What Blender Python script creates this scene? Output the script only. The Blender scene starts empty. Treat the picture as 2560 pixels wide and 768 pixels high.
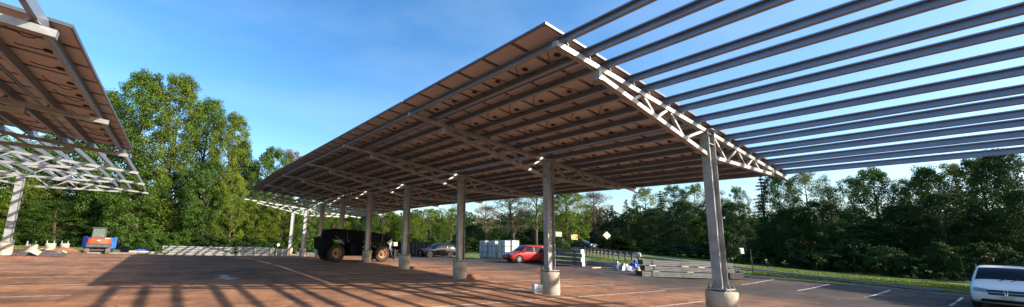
import bpy, bmesh, math, random
import numpy as np
from mathutils import Vector, Matrix
from mathutils.bvhtree import BVHTree
PI = math.pi
random.seed(7)
scene = bpy.context.scene
COL = scene.collection

# ------------------------------------------------------------------ camera
FPX, PX, PY = 951.12, 1042.66, 432.84
Rv = Vector((0.8415, -0.5387, 0.0414)); Fv = Vector((0.5251, 0.8334, 0.1716))
Fv.normalize(); Rv = (Rv - Fv*Rv.dot(Fv)).normalized(); Uv = Rv.cross(Fv)
EYE = Vector((0, 0, 2.007))
cam_data = bpy.data.cameras.new('camera'); cam = bpy.data.objects.new('camera', cam_data); COL.objects.link(cam)
cam.matrix_world = Matrix(((Rv.x, Uv.x, -Fv.x, EYE.x), (Rv.y, Uv.y, -Fv.y, EYE.y), (Rv.z, Uv.z, -Fv.z, EYE.z), (0, 0, 0, 1)))
cam_data.sensor_fit = 'HORIZONTAL'; cam_data.sensor_width = 36; cam_data.lens = FPX/2560*36
cam_data.shift_x = (1280-PX)/2560; cam_data.shift_y = (PY-384)/2560
cam_data.clip_start = 0.05; cam_data.clip_end = 3000
scene.camera = cam

def ray(x, y):
    return Fv + Rv*((x-PX)/FPX) - Uv*((y-PY)/FPX)
def wp(x, y, d):                      # point seen at photo position x,y, d metres along the view axis
    return EYE + ray(x, y)*d

# ------------------------------------------------------------------ terrain
ctrl = []
for X in (-40, -25, -12, 0, 12, 22, 30):
    for Y in (-30, -15, 0, 12, 24): ctrl.append((X, Y, 0.0))
ctrl += [(34, 2, 0), (33, 8, .03), (36, -10, .0), (36, -25, 0), (28, 18, .08)]
ctrl += [(13.6, 30.5, 0), (13.6, 35, -.15), (13.6, 40.7, -.35), (13.6, 46.7, -.56), (13.6, 52.7, -.78), (-9, 30, -.05), (-9, 37.7, -.22), (-9, 50, -.45), (-9, 62, -.75),
         (0, 44, -.45), (0, 53, -1.0), (7, 53, -.95), (0, 48, -.72), (-5, 49, -.72), (25, 50, -.6), (0, 70, -1.15), (20, 68, -1.1), (-35, 50, -.4), (-35, 75, -.9), (0, 100, -1.2), (-50, 110, -1.2), (30, 90, -1.0), (60, 110, .5)]
for (x, y, d) in ((1520, 640, 44), (1590, 650, 39), (1440, 627, 58), (1465, 622, 68), (1300, 655, 38.7), (1240, 648, 46), (1090, 643, 51.6),
                  (1440, 664, 29.5), (1608, 688, 26.7), (1865, 697, 27.3), (1550, 657, 36.5), (2000, 668, 44), (2440, 712, 29), (1650, 636, 62), (1880, 682, 32), (2200, 690, 35)):
    p = wp(x, y, d); ctrl.append((p.x, p.y, p.z))
ctrl += [(60, -10, .5), (60, -35, .5), (80, 20, 1.0), (100, 70, 2.0), (110, -20, 1.0), (-80, 0, 0), (-80, 50, -.3), (-60, -60, 0), (0, -60, 0), (60, -60, .5)]
ctrl = np.array(ctrl)
def _phi(r): return r
_n = len(ctrl)
_D = np.linalg.norm(ctrl[:, None, :2]-ctrl[None, :, :2], axis=2)
_A = np.zeros((_n+3, _n+3)); _A[:_n, :_n] = _phi(_D) - .4*np.eye(_n); _A[:_n, _n] = 1; _A[:_n, _n+1:] = ctrl[:, :2]; _A[_n:, :_n] = _A[:_n, _n:].T
_W = np.linalg.solve(_A, np.concatenate([ctrl[:, 2], np.zeros(3)]))
def TZ(x, y):
    x = min(max(x, -90), 130); y = min(max(y, -70), 125)
    r = np.hypot(ctrl[:, 0]-x, ctrl[:, 1]-y)
    z = float(_W[:_n] @ _phi(r) + _W[_n] + _W[_n+1]*x + _W[_n+2]*y)
    if -30 < x < 24 and -20 < y < 26: z *= 0.0
    return z
def ground_at(x, y, lift=0.0):        # photo position -> point on the terrain
    d = ray(x, y); t = 4.0; prev = 4.0
    while t < 400:
        p = EYE + d*t
        if p.z < TZ(p.x, p.y)+lift:
            a, b = prev, t
            for _ in range(30):
                m = (a+b)/2; q = EYE+d*m
                if q.z < TZ(q.x, q.y)+lift: b = m
                else: a = m
            return EYE + d*b
        prev = t; t += .4
    return EYE + d*150
def along(x, d):                      # ground point under photo column x, d metres out
    p = wp(x, 620, d); return Vector((p.x, p.y, TZ(p.x, p.y)))
def top_z(x, y, base):                # height of the sight line x,y above the plan point of base
    r = ray(x, y); d = Vector((base.x, base.y, 0)).length/Vector((r.x, r.y, 0)).length
    return EYE.z + r.z*d

# ------------------------------------------------------------------ materials
def new_mat(name):
    m = bpy.data.materials.new(name); m.use_nodes = True; nt = m.node_tree
    return m, nt, nt.nodes, nt.links, nt.nodes['Principled BSDF']
def mat(name, col, rough=.6, metal=0.0, var=.12, scale=6.0, bump=0.0, bscale=40, spec=.5, coat=0.0, col2=None):
    m, nt, N, L, b = new_mat(name)
    tc = N.new('ShaderNodeTexCoord'); n = N.new('ShaderNodeTexNoise'); n.inputs['Scale'].default_value = scale; n.inputs['Detail'].default_value = 5
    L.new(tc.outputs['Object'], n.inputs['Vector'])
    r = N.new('ShaderNodeValToRGB'); L.new(n.outputs['Fac'], r.inputs['Fac'])
    c1 = [c*(1-var) for c in col]; c2 = [min(1, c*(1+var)) for c in col] if col2 is None else col2
    r.color_ramp.elements[0].position = .35; r.color_ramp.elements[1].position = .68
    r.color_ramp.elements[0].color = (*c1, 1); r.color_ramp.elements[1].color = (*c2, 1)
    L.new(r.outputs['Color'], b.inputs['Base Color'])
    b.inputs['Roughness'].default_value = rough; b.inputs['Metallic'].default_value = metal
    b.inputs['Specular IOR Level'].default_value = spec; b.inputs['Coat Weight'].default_value = coat
    if bump:
        n2 = N.new('ShaderNodeTexNoise'); n2.inputs['Scale'].default_value = bscale; n2.inputs['Detail'].default_value = 4
        L.new(tc.outputs['Object'], n2.inputs['Vector'])
        bp = N.new('ShaderNodeBump'); bp.inputs['Strength'].default_value = bump; bp.inputs['Distance'].default_value = .02
        L.new(n2.outputs['Fac'], bp.inputs['Height']); L.new(bp.outputs['Normal'], b.inputs['Normal'])
    return m
M = {}
M['galv'] = mat('galvanised_steel', (.27, .272, .27), .5, .25, .2, 3.5, .12, 25)
M['truss'] = mat('truss_steel', (.29, .29, .285), .5, .55, .18, 3.5, .1, 25)
M['purlin'] = mat('purlin_steel_sky_tint', (.24, .29, .36), .45, .5, .08, 2.5, .1, 20)  # blue of the reflected sky is put into this base colour
M['galv_old'] = mat('weathered_steel', (.22, .225, .235), .5, .4, .15, 3, .1, 20)
M['stack'] = mat('stacked_steel', (.13, .133, .14), .5, .4, .2, 2)
M['bolt'] = mat('bolt_steel', (.16, .15, .14), .5, .6, .2, 20)
M['frame'] = mat('panel_frame', (.12, .11, .11), .35, .6, .05)  # darkened to carry the shading between neighbouring frame lips
M['back'] = mat('panel_backsheet', (.42, .40, .405), .55, 0, .07, 1.3)
M['glass_top'] = mat('panel_glass', (.012, .018, .04), .12, 0, .1, coat=.5)
M['black'] = mat('black_plastic', (.012, .012, .013), .5, 0, .2, 8)
M['conc'] = mat('concrete', (.38, .325, .255), .85, 0, .26, 2.2, .35, 30)
M['tyre'] = mat('tyre_rubber', (.025, .023, .022), .85, 0, .3, 12, .3, 30)
M['white'] = mat('white_paint', (.78, .78, .76), .4, 0, .04, 3)
M['card'] = mat('cardboard', (.62, .50, .34), .85, 0, .08, 6)
M['wood'] = mat('lumber', (.55, .40, .22), .8, 0, .15, 9)
M['blue'] = mat('blue_paint', (.02, .12, .52), .45, 0, .15, 3)
M['orange'] = mat('orange_paint', (.62, .07, .02), .5, 0, .08, 2, spec=.2)
M['grey'] = mat('dark_grey_paint', (.06, .06, .062), .5, 0, .15, 4)
M['darkm'] = mat('shade_dark_machine_paint', (.004, .0045, .006), .85, 0, .25, 3, spec=.15)  # near-black body: the canopy's shade is put into the paint colour
M['yellow'] = mat('yellow_rim', (.36, .13, .012), .45, 0, .1, 6)
M['track'] = mat('muddy_track', (.16, .11, .08), .9, 0, .25, 14, .5, 20)
M['redcar'] = mat('red_car_paint', (.30, .012, .012), .35, .1, .05, 1, coat=.2, spec=.3)
M['blackcar'] = mat('black_car_paint', (.004, .004, .005), .12, 0, .1, 1, spec=.3)
M['whitecar'] = mat('white_car_paint', (.62, .61, .59), .35, 0, .03, 1, coat=.3, spec=.3)
M['navycar'] = mat('dark_teal_car_paint', (.01, .025, .03), .2, .2, .1, 1, coat=1)
M['chrome'] = mat('chrome', (.7, .7, .7), .15, 1, .05)
M['alloy'] = mat('alloy_wheel', (.5, .5, .5), .3, .8, .1, 10)
M['glass'] = mat('car_glass', (.006, .010, .012), .04, 0, .2, 1, spec=.2)
M['lamp'] = mat('headlamp_glass', (.20, .21, .22), .2, .2, .4, 14, coat=.3)
M['plate'] = mat('licence_plate', (.45, .46, .36), .5, 0, .3, 30)
M['signw'] = mat('sign_back', (.30, .31, .29), .45, .3, .05, 5)
M['signy'] = mat('sign_yellow', (.75, .48, .03), .5, 0, .05)
M['rust'] = mat('guardrail_steel', (.06, .048, .04), .7, .1, .3, 6)
M['wrap'] = mat('carton_wrap', (.42, .43, .44), .4, 0, .08, 4, .15, 8)
M['plastic'] = mat('clear_plastic_sheet', (.20, .20, .215), .3, 0, .15, 8, .3, 10)
M['tarp'] = mat('blue_tarp', (.02, .07, .30), .5, 0, .25, 8, .4, 8)
M['soil'] = mat('red_soil', (.24, .095, .05), .95, 0, .25, 3, .6, 12)
M['asph2'] = mat('road_asphalt', (.055, .055, .058), .9, 0, .25, 3, .3, 60)
M['kerb'] = mat('kerb_concrete', (.20, .18, .16), .9, 0, .2, 1.5, .3, 30)
M['dumpster'] = mat('dumpster_paint', (.007, .008, .010), .9, 0, .3, 2, spec=.0)
M['bark'] = mat('bark', (.085, .062, .045), .95, 0, .3, 5, .6, 14)
M['bark2'] = mat('pale_bark', (.19, .15, .12), .95, 0, .3, 5, .6, 14)
M['redlabel'] = mat('red_decal', (.55, .12, .12), .5)

def leaf_mat(name, c1, c2, trans=.35):
    m, nt, N, L, b = new_mat(name)
    geo = N.new('ShaderNodeNewGeometry'); oi = N.new('ShaderNodeObjectInfo')
    n = N.new('ShaderNodeTexNoise'); n.inputs['Scale'].default_value = .55; n.inputs['Detail'].default_value = 4
    L.new(geo.outputs['Position'], n.inputs['Vector'])
    mi = N.new('ShaderNodeMath'); mi.operation = 'MULTIPLY_ADD'; mi.inputs[1].default_value = .34; L.new(geo.outputs['Random Per Island'], mi.inputs[0])
    L.new(n.outputs['Fac'], mi.inputs[2])
    ad = N.new('ShaderNodeMath'); ad.operation = 'MULTIPLY_ADD'; ad.inputs[1].default_value = .25; L.new(oi.outputs['Random'], ad.inputs[0]); L.new(mi.outputs[0], ad.inputs[2])
    r = N.new('ShaderNodeValToRGB'); r.color_ramp.elements[0].position = .45; r.color_ramp.elements[1].position = 1.0
    r.color_ramp.elements[0].color = (*c1, 1); r.color_ramp.elements[1].color = (*c2, 1); L.new(ad.outputs[0], r.inputs['Fac'])
    L.new(r.outputs['Color'], b.inputs['Base Color']); b.inputs['Roughness'].default_value = .6; b.inputs['Specular IOR Level'].default_value = .12
    t = N.new('ShaderNodeBsdfTranslucent'); L.new(r.outputs['Color'], t.inputs['Color'])
    mx = N.new('ShaderNodeMixShader'); mx.inputs[0].default_value = trans
    L.new(b.outputs[0], mx.inputs[1]); L.new(t.outputs[0], mx.inputs[2]); L.new(mx.outputs[0], N['Material Output'].inputs['Surface'])
    return m
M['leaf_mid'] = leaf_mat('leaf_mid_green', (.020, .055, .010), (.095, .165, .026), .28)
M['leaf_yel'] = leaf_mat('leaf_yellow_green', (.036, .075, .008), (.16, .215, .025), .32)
M['leaf_dark'] = leaf_mat('leaf_dark_green_shaded', (.009, .026, .008), (.042, .080, .020), .25)  # dark evergreens, and shade put into the colour of low trees and shrubs
M['leaf_con'] = leaf_mat('conifer_needles', (.010, .024, .012), (.03, .055, .02), .15)
M['leaf_pink'] = leaf_mat('leaf_brownish_pink', (.12, .09, .055), (.24, .18, .115), .4)
M['grassblade'] = leaf_mat('grass_blades', (.06, .10, .012), (.17, .22, .03), .35)

def ground_mats():
    m, nt, N, L, b = new_mat('grass_ground')
    geo = N.new('ShaderNodeNewGeometry'); n = N.new('ShaderNodeTexNoise'); n.inputs['Scale'].default_value = .6; n.inputs['Detail'].default_value = 8
    L.new(geo.outputs['Position'], n.inputs['Vector'])
    r = N.new('ShaderNodeValToRGB'); e = r.color_ramp.elements; e[0].position = .3; e[0].color = (.045, .075, .012, 1); e[1].position = .62; e[1].color = (.13, .17, .028, 1)
    e2 = e.new(.78); e2.color = (.20, .19, .06, 1)
    L.new(n.outputs['Fac'], r.inputs['Fac']); L.new(r.outputs['Color'], b.inputs['Base Color']); b.inputs['Roughness'].default_value = .95
    n2 = N.new('ShaderNodeTexNoise'); n2.inputs['Scale'].default_value = 14; n2.inputs['Detail'].default_value = 5; L.new(geo.outputs['Position'], n2.inputs['Vector'])
    bp = N.new('ShaderNodeBump'); bp.inputs['Strength'].default_value = .9; bp.inputs['Distance'].default_value = .08; L.new(n2.outputs['Fac'], bp.inputs['Height']); L.new(bp.outputs['Normal'], b.inputs['Normal'])
    M['grass'] = m
    # asphalt with trodden red clay dust
    m, nt, N, L, b = new_mat('dusty_asphalt')
    geo = N.new('ShaderNodeNewGeometry'); sep = N.new('ShaderNodeSeparateXYZ'); L.new(geo.outputs['Position'], sep.inputs[0])
    def rng(src, a, b_, c, d):
        k = N.new('ShaderNodeMapRange'); k.interpolation_type = 'SMOOTHSTEP'; k.inputs['From Min'].default_value = a; k.inputs['From Max'].default_value = b_
        k.inputs['To Min'].default_value = c; k.inputs['To Max'].default_value = d; L.new(src, k.inputs['Value']); return k.outputs[0]
    def mth(op, a, b_):
        k = N.new('ShaderNodeMath'); k.operation = op
        for i, v in enumerate((a, b_)):
            if isinstance(v, (int, float)): k.inputs[i].default_value = v
            else: L.new(v, k.inputs[i])
        return k.outputs[0]
    mp = N.new('ShaderNodeMapping'); mp.inputs['Scale'].default_value = (.16, .55, 1); L.new(geo.outputs['Position'], mp.inputs['Vector'])
    st = N.new('ShaderNodeTexNoise'); st.inputs['Scale'].default_value = 1; st.inputs['Detail'].default_value = 8; st.inputs['Roughness'].default_value = .62; L.new(mp.outputs[0], st.inputs['Vector'])
    big = N.new('ShaderNodeTexNoise'); big.inputs['Scale'].default_value = .11; big.inputs['Detail'].default_value = 3; L.new(geo.outputs['Position'], big.inputs['Vector'])
    zone = mth('MULTIPLY', rng(sep.outputs['X'], 2.0, 9, .92, 1.05), rng(sep.outputs['X'], 14, 28, 1.0, .0))
    lane = mth('MULTIPLY', rng(sep.outputs['X'], -3, 1, 0, 1), rng(sep.outputs['X'], 3, 8, 1, 0))
    farz = rng(sep.outputs['Y'], 15, 21, 0, 1)
    zone = mth('SUBTRACT', zone, mth('MULTIPLY', mth('MULTIPLY', lane, farz), .55))
    zone = mth('ADD', zone, mth('MULTIPLY', mth('SUBTRACT', st.outputs['Fac'], .5), 1.1))
    zone = mth('ADD', zone, mth('MULTIPLY', mth('SUBTRACT', big.outputs['Fac'], .5), .5))
    k = N.new('ShaderNodeClamp'); L.new(zone, k.inputs[0])
    gr = N.new('ShaderNodeTexNoise'); gr.inputs['Scale'].default_value = 45; gr.inputs['Detail'].default_value = 4; L.new(geo.outputs['Position'], gr.inputs['Vector'])
    ca = N.new('ShaderNodeValToRGB'); ca.color_ramp.elements[0].color = (.030, .023, .018, 1); ca.color_ramp.elements[1].color = (.072, .055, .043, 1); L.new(gr.outputs['Fac'], ca.inputs['Fac'])
    cd = N.new('ShaderNodeValToRGB'); cd.color_ramp.elements[0].position = .3; cd.color_ramp.elements[1].position = .7
    cd.color_ramp.elements[0].color = (.175, .084, .045, 1); cd.color_ramp.elements[1].color = (.41, .195, .098, 1); L.new(st.outputs['Fac'], cd.inputs['Fac'])
    mx = N.new('ShaderNodeMix'); mx.data_type = 'RGBA'; L.new(k.outputs[0], mx.inputs['Factor']); L.new(ca.outputs['Color'], mx.inputs['A']); L.new(cd.outputs['Color'], mx.inputs['B'])
    wear = N.new('ShaderNodeTexNoise'); wear.inputs['Scale'].default_value = 1.3; wear.inputs['Detail'].default_value = 9; wear.inputs['Roughness'].default_value = .7; L.new(geo.outputs['Position'], wear.inputs['Vector'])
    vo = N.new('ShaderNodeTexVoronoi'); vo.feature = 'DISTANCE_TO_EDGE'; vo.inputs['Scale'].default_value = .16
    wv = N.new('ShaderNodeMix'); wv.data_type = 'VECTOR'; wv.inputs['Factor'].default_value = .35
    nv = N.new('ShaderNodeTexNoise'); nv.inputs['Scale'].default_value = .5; nv.inputs['Detail'].default_value = 6; L.new(geo.outputs['Position'], nv.inputs['Vector'])
    vm = N.new('ShaderNodeVectorMath'); vm.operation = 'MULTIPLY_ADD'; vm.inputs[1].default_value = (3, 3, 3); L.new(nv.outputs['Color'], vm.inputs[0]); L.new(geo.outputs['Position'], vm.inputs[2])
    L.new(vm.outputs[0], vo.inputs['Vector'])
    crack = rng(vo.outputs['Distance'], 0.0, .012, .55, 1.0)
    trk = N.new('ShaderNodeTexNoise'); trk.inputs['Scale'].default_value = 1; trk.inputs['Detail'].default_value = 3
    mp2 = N.new('ShaderNodeMapping'); mp2.inputs['Scale'].default_value = (1.6, .07, 1); mp2.inputs['Rotation'].default_value = (0, 0, .12); L.new(vm.outputs[0], mp2.inputs['Vector']); L.new(mp2.outputs[0], trk.inputs['Vector'])
    sp = N.new('ShaderNodeTexVoronoi'); sp.inputs['Scale'].default_value = .42; L.new(vm.outputs[0], sp.inputs['Vector'])
    oil = rng(sp.outputs['Distance'], .05, .28, .62, 1.0)
    val = mth('MULTIPLY', mth('MULTIPLY', rng(wear.outputs['Fac'], .3, .7, .72, 1.22), crack), mth('MULTIPLY', oil, rng(trk.outputs['Fac'], .38, .62, .84, 1.10)))
    hv = N.new('ShaderNodeHueSaturation'); L.new(mx.outputs['Result'], hv.inputs['Color']); L.new(val, hv.inputs['Value'])
    L.new(hv.outputs['Color'], b.inputs['Base Color']); b.inputs['Roughness'].default_value = .9; b.inputs['Specular IOR Level'].default_value = .25
    bp = N.new('ShaderNodeBump'); bp.inputs['Strength'].default_value = .35; bp.inputs['Distance'].default_value = .01; L.new(gr.outputs['Fac'], bp.inputs['Height']); L.new(bp.outputs['Normal'], b.inputs['Normal'])
    M['lot'] = m
    # worn paint
    m, nt, N, L, b = new_mat('worn_road_paint')
    geo = N.new('ShaderNodeNewGeometry'); n = N.new('ShaderNodeTexNoise'); n.inputs['Scale'].default_value = 5; n.inputs['Detail'].default_value = 8; n.inputs['Roughness'].default_value = .7; L.new(geo.outputs['Position'], n.inputs['Vector'])
    r = N.new('ShaderNodeValToRGB'); e = r.color_ramp.elements; e[0].position = .36; e[0].color = (.20, .11, .08, 1); e[1].position = .56; e[1].color = (.60, .52, .46, 1)
    L.new(n.outputs['Fac'], r.inputs['Fac']); L.new(r.outputs['Color'], b.inputs['Base Color']); b.inputs['Roughness'].default_value = .8
    M['paint'] = m
    M['paint2'] = mat('faded_arrow_paint', (.30, .26, .23), .8, 0, .25, 4)
ground_mats()

# ------------------------------------------------------------------ mesh helpers
class MB:
    def __init__(s): s.v = []; s.f = []; s.m = []
    def add(s, vs, fs, mi=0):
        o = len(s.v); s.v += [tuple(v) for v in vs]; s.f += [tuple(i+o for i in f) for f in fs]; s.m += [mi]*len(fs); return s
    def box(s, c, d, rz=0, mi=0, tilt=None):
        hx, hy, hz = d[0]/2, d[1]/2, d[2]/2; vs = []
        Mx = Matrix.Rotation(rz, 3, 'Z')
        if tilt is not None: Mx = Mx @ tilt
        for z in (-hz, hz):
            for x, y in ((-hx, -hy), (hx, -hy), (hx, hy), (-hx, hy)): vs.append(Vector(c)+Mx @ Vector((x, y, z)))
        return s.add(vs, [(3, 2, 1, 0), (4, 5, 6, 7), (0, 1, 5, 4), (1, 2, 6, 5), (2, 3, 7, 6), (3, 0, 4, 7)], mi)
    def beam(s, p, q, w, h, up=(0, 0, 1), mi=0, w2=None, h2=None):
        p, q = Vector(p), Vector(q); d = (q-p).normalized(); u = Vector(up); u = (u-d*u.dot(d)).normalized(); r = d.cross(u)
        vs = []
        for c, ww, hh in ((p, w, h), (q, w2 or w, h2 or h)):
            for a, b in ((-1, -1), (1, -1), (1, 1), (-1, 1)): vs.append(c+r*a*ww/2+u*b*hh/2)
        return s.add(vs, [(3, 2, 1, 0), (4, 5, 6, 7), (0, 1, 5, 4), (1, 2, 6, 5), (2, 3, 7, 6), (3, 0, 4, 7)], mi)
    def tube(s, pts, r, n=8, mi=0, cap=True):
        pts = [Vector(p) for p in pts]; rings = []
        rs = r if isinstance(r, (list, tuple)) else [r]*len(pts)
        for i, p in enumerate(pts):
            d = (pts[min(i+1, len(pts)-1)]-pts[max(i-1, 0)]).normalized()
            a = d.cross(Vector((0, 0, 1)))
            if a.length < 1e-3: a = Vector((1, 0, 0))
            a.normalize(); b = d.cross(a)
            rings.append([p+(a*math.cos(2*PI*k/n)+b*math.sin(2*PI*k/n))*rs[i] for k in range(n)])
        vs = [v for R in rings for v in R]; fs = []
        for i in range(len(pts)-1):
            for k in range(n): fs.append((i*n+k, i*n+(k+1) % n, (i+1)*n+(k+1) % n, (i+1)*n+k))
        if cap: fs += [tuple(range(n))[::-1], tuple(range((len(pts)-1)*n, len(pts)*n))]
        return s.add(vs, fs, mi)
    def lathe(s, prof, c=(0, 0, 0), axis='Z', n=24, mi=0, cap=True):
        vs = []; fs = []
        for r, h in prof:
            for k in range(n):
                a = 2*PI*k/n; x, y = r*math.cos(a), r*math.sin(a)
                v = (x, y, h) if axis == 'Z' else ((x, h, y) if axis == 'Y' else (h, x, y)); vs.append(Vector(c)+Vector(v))
        for i in range(len(prof)-1):
            for k in range(n): fs.append((i*n+k, i*n+(k+1) % n, (i+1)*n+(k+1) % n, (i+1)*n+k))
        if cap and prof[0][0] > 1e-4: fs.append(tuple(range(n))[::-1])
        if cap and prof[-1][0] > 1e-4: fs.append(tuple(range((len(prof)-1)*n, len(prof)*n)))
        return s.add(vs, fs, mi)
    def prism(s, poly, a, b, axis='Y', mi=0):
        n = len(poly); vs = []
        for t in (a, b):
            for u, w in poly: vs.append((u, t, w) if axis == 'Y' else ((t, u, w) if axis == 'X' else (u, w, t)))
        fs = [(i, (i+1) % n, n+(i+1) % n, n+i) for i in range(n)] + [tuple(range(n))[::-1], tuple(range(n, 2*n))]
        return s.add(vs, fs, mi)
    def mesh(s, name, mats, smooth=False, bevel=0):
        me = bpy.data.meshes.new(name); me.from_pydata(s.v, [], s.f)
        if not isinstance(mats, (list, tuple)): mats = [mats]
        for m in mats: me.materials.append(m)
        me.polygons.foreach_set('material_index', s.m)
        bm = bmesh.new(); bm.from_mesh(me); bmesh.ops.recalc_face_normals(bm, faces=bm.faces)
        if bevel:
            es = [e for e in bm.edges if len(e.link_faces) == 2 and e.calc_face_angle(0) > .5]
            bmesh.ops.bevel(bm, geom=es, offset=bevel, segments=1, affect='EDGES', clamp_overlap=True)
        bm.to_mesh(me); bm.free()
        if smooth: me.polygons.foreach_set('use_smooth', [True]*len(me.polygons))
        me.update(); return me
    def build(s, name, mats, parent=None, loc=None, **k):
        return link(name, s.mesh(name, mats, **k), parent, loc)
def link(name, me, parent=None, loc=None):
    o = bpy.data.objects.new(name, me); COL.objects.link(o)
    if parent: o.parent = parent
    if loc is not None: o.location = loc
    return o
def thing(name, label, cat, loc=(0, 0, 0), rz=0, group=None):
    o = bpy.data.objects.new(name, None); COL.objects.link(o); o.location = loc; o.rotation_euler = (0, 0, rz); o.empty_display_size = .2
    return tag(o, label, cat, group)
def tag(o, label, cat, group=None):
    o['label'] = label; o['category'] = cat
    if group: o['group'] = group
    return o
def struct(name, me):
    o = link(name, me); o['kind'] = 'structure'; return o
def copy_tree(o, parent=None):
    c = o.copy(); COL.objects.link(c); c.parent = parent
    for ch in list(o.children): copy_tree(ch, c)
    return c
def yaw_to(v): return math.atan2(v.y, v.x)

# ------------------------------------------------------------------ setting: ground, lot, road, kerb, markings
def grid_sheet(name, xs, ys, m, lift=0.0, inside=None):
    vs = [(x, y, TZ(x, y)+lift) for y in ys for x in xs]; nx = len(xs); fs = []
    for j in range(len(ys)-1):
        for i in range(nx-1):
            if inside and not inside((xs[i]+xs[i+1])/2, (ys[j]+ys[j+1])/2): continue
            fs.append((j*nx+i, j*nx+i+1, (j+1)*nx+i+1, (j+1)*nx+i))
    me = bpy.data.meshes.new(name); me.from_pydata(vs, [], fs); me.materials.append(m)
    me.polygons.foreach_set('use_smooth', [True]*len(me.polygons)); return struct(name, me)
def rngf(a, b, st):
    n = max(1, int(round((b-a)/st))); return [a+(b-a)*i/n for i in range(n+1)]
gx = [-900, -500, -300, -180, -120] + rngf(-90, -40, 5)[:-1] + rngf(-40, 60, 1.25) + rngf(60, 130, 5)[1:] + [180, 300, 500, 900]
gy = [-900, -500, -250, -120] + rngf(-70, -30, 5)[:-1] + rngf(-30, 90, 1.25) + rngf(90, 130, 5)[1:] + [180, 300, 500, 900]
grid_sheet('ground', gx, gy, M['grass'], -.075)
kerb_px = [(1150, 646), (1225, 650), (1310, 652), (1465, 657), (1600, 666), (1740, 680), (1870, 694), (2000, 704), (2150, 718), (2300, 732), (2440, 747)]
kerb_pts = [ground_at(*p) for p in kerb_px]
k0, k1 = kerb_pts[-2], kerb_pts[-1]
kerb_pts.append(k1+(k1-k0)*3.0); kerb_pts.append(k1+(k1-k0)*7)
kerb_pts[0] = Vector((kerb_pts[0].x, 54.0, 0))
lot_poly = [(-60, -40), (kerb_pts[-1].x, -40)] + [(p.x, p.y) for p in reversed(kerb_pts)] + [(-3, 54.0), (-6.5, 47.5), (-60, 44)]
def strip_sheet(name, poly, m, lift, cut=1.6):
    bm = bmesh.new(); vs = [bm.verts.new((x, y, 0)) for x, y in poly]; bm.faces.new(vs)
    bmesh.ops.triangulate(bm, faces=bm.faces[:])
    xs = [p[0] for p in poly]; ys = [p[1] for p in poly]
    for ax, lo, hi in ((0, min(xs), max(xs)), (1, min(ys), max(ys))):
        t = math.floor(lo/cut)*cut+cut
        while t < hi:
            no = (1, 0, 0) if ax == 0 else (0, 1, 0); co = (t, 0, 0) if ax == 0 else (0, t, 0)
            bmesh.ops.bisect_plane(bm, geom=bm.verts[:]+bm.edges[:]+bm.faces[:], plane_co=co, plane_no=no); t += cut
    for v in bm.verts: v.co.z = TZ(v.co.x, v.co.y)+lift
    bmesh.ops.recalc_face_normals(bm, faces=bm.faces[:])
    me = bpy.data.meshes.new(name); bm.to_mesh(me); bm.free(); me.materials.append(m)
    if sum(p.normal.z for p in me.polygons) < 0: me.flip_normals()
    me.polygons.foreach_set('use_smooth', [True]*len(me.polygons)); return struct(name, me)
strip_sheet('parking_lot', lot_poly, M['lot'], .0, 1.5)
def ribbon(name, pts, w, m, lift, h=0.0, step=.8):
    P = []
    for a, b in zip(pts[:-1], pts[1:]):
        a = Vector((a[0], a[1])); b = Vector((b[0], b[1])); n = max(1, int((b-a).length/step))
        P += [a+(b-a)*i/n for i in range(n)]
    P.append(Vector((pts[-1][0], pts[-1][1]))); vs = []; fs = []
    for i, p in enumerate(P):
        d = (P[min(i+1, len(P)-1)]-P[max(i-1, 0)]).normalized(); nn = Vector((-d.y, d.x))
        for sgn in (-1, 1):
            q = p+nn*sgn*w/2; z = TZ(q.x, q.y)
            vs.append((q.x, q.y, z+lift+h)); vs.append((q.x, q.y, z+lift-(.14 if h else 0)))
    for i in range(len(P)-1):
        a, b = i*4, i*4+4; fs.append((a, a+2, b+2, b))
        if h: fs += [(a, b, b+1, a+1), (a+2, a+3, b+3, b+2)]
    me = bpy.data.meshes.new(name); me.from_pydata(vs, [], fs); me.materials.append(m); return me
struct('kerb', ribbon('kerb', kerb_pts, .16, M['kerb'], 0, .13))
struct('back_kerb', ribbon('back_kerb', [(kerb_pts[0].x, 54.0), (14, 54.0), (-3, 54.0), (-6.5, 47.5)], .2, M['kerb'], 0, .13))
road_c = [ground_at(*p) for p in ((1395, 621), (1450, 625), (1520, 633), (1600, 643), (1700, 653), (1800, 664.5), (1900, 677), (2050, 694), (2200, 711))]
road_c = [Vector((p.x, p.y)) for p in road_c]
d0 = (road_c[-1]-road_c[-2]); road_c.append(road_c[-1]+d0*1.2)
struct('road', ribbon('road', [(p.x+.9, p.y+1.0) for p in road_c], 2.6, M['asph2'], .01))
struct('road_kerb', ribbon('road_kerb', [(p.x+.1, p.y-.5) for p in road_c[3:]], .15, M['kerb'], 0, .10))
mk = MB()
def mark(a, b, w=.10):
    me = ribbon('t', [a, b], w, M['paint'], .005); mk.add([v.co for v in me.vertices], [tuple(p.vertices) for p in me.polygons]); bpy.data.meshes.remove(me)
for i in range(-3, 13):
    Y = 12.45-2.587*2+2.587*i
    if Y > 47: continue
    mark((6.9, Y), (21.1, Y)); 
    if Y < 12: mark((31.0, Y+.05), (38.2, Y+.05))
mark((14.0, 2.3), (14.0, 43))
for i in range(-2, 13): mark((-17.0, 12.45+2.587*i), (-2.2, 12.45+2.587*i), .09)
mo = mk.build('parking_markings', M['paint']); mo['kind'] = 'structure'
# arrow painted in the aisle, pointing back to the camera
A = ground_at(566, 695); ar = MB()
sh = [(-.45, .15), (-.16, .15), (-.16, 1.15), (.16, 1.15), (.16, .15), (.45, .15), (0, -.55)]
ar.add([(A.x+x*1.15, A.y+y*1.25-.2, .006) for x, y in sh], [(0, 1, 5, 6)[::-1], (1, 2, 3, 4)[::-1], (1, 4, 5)[::-1]])
o = ar.build('painted_arrow', M['paint2']); o['kind'] = 'structure'
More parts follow.
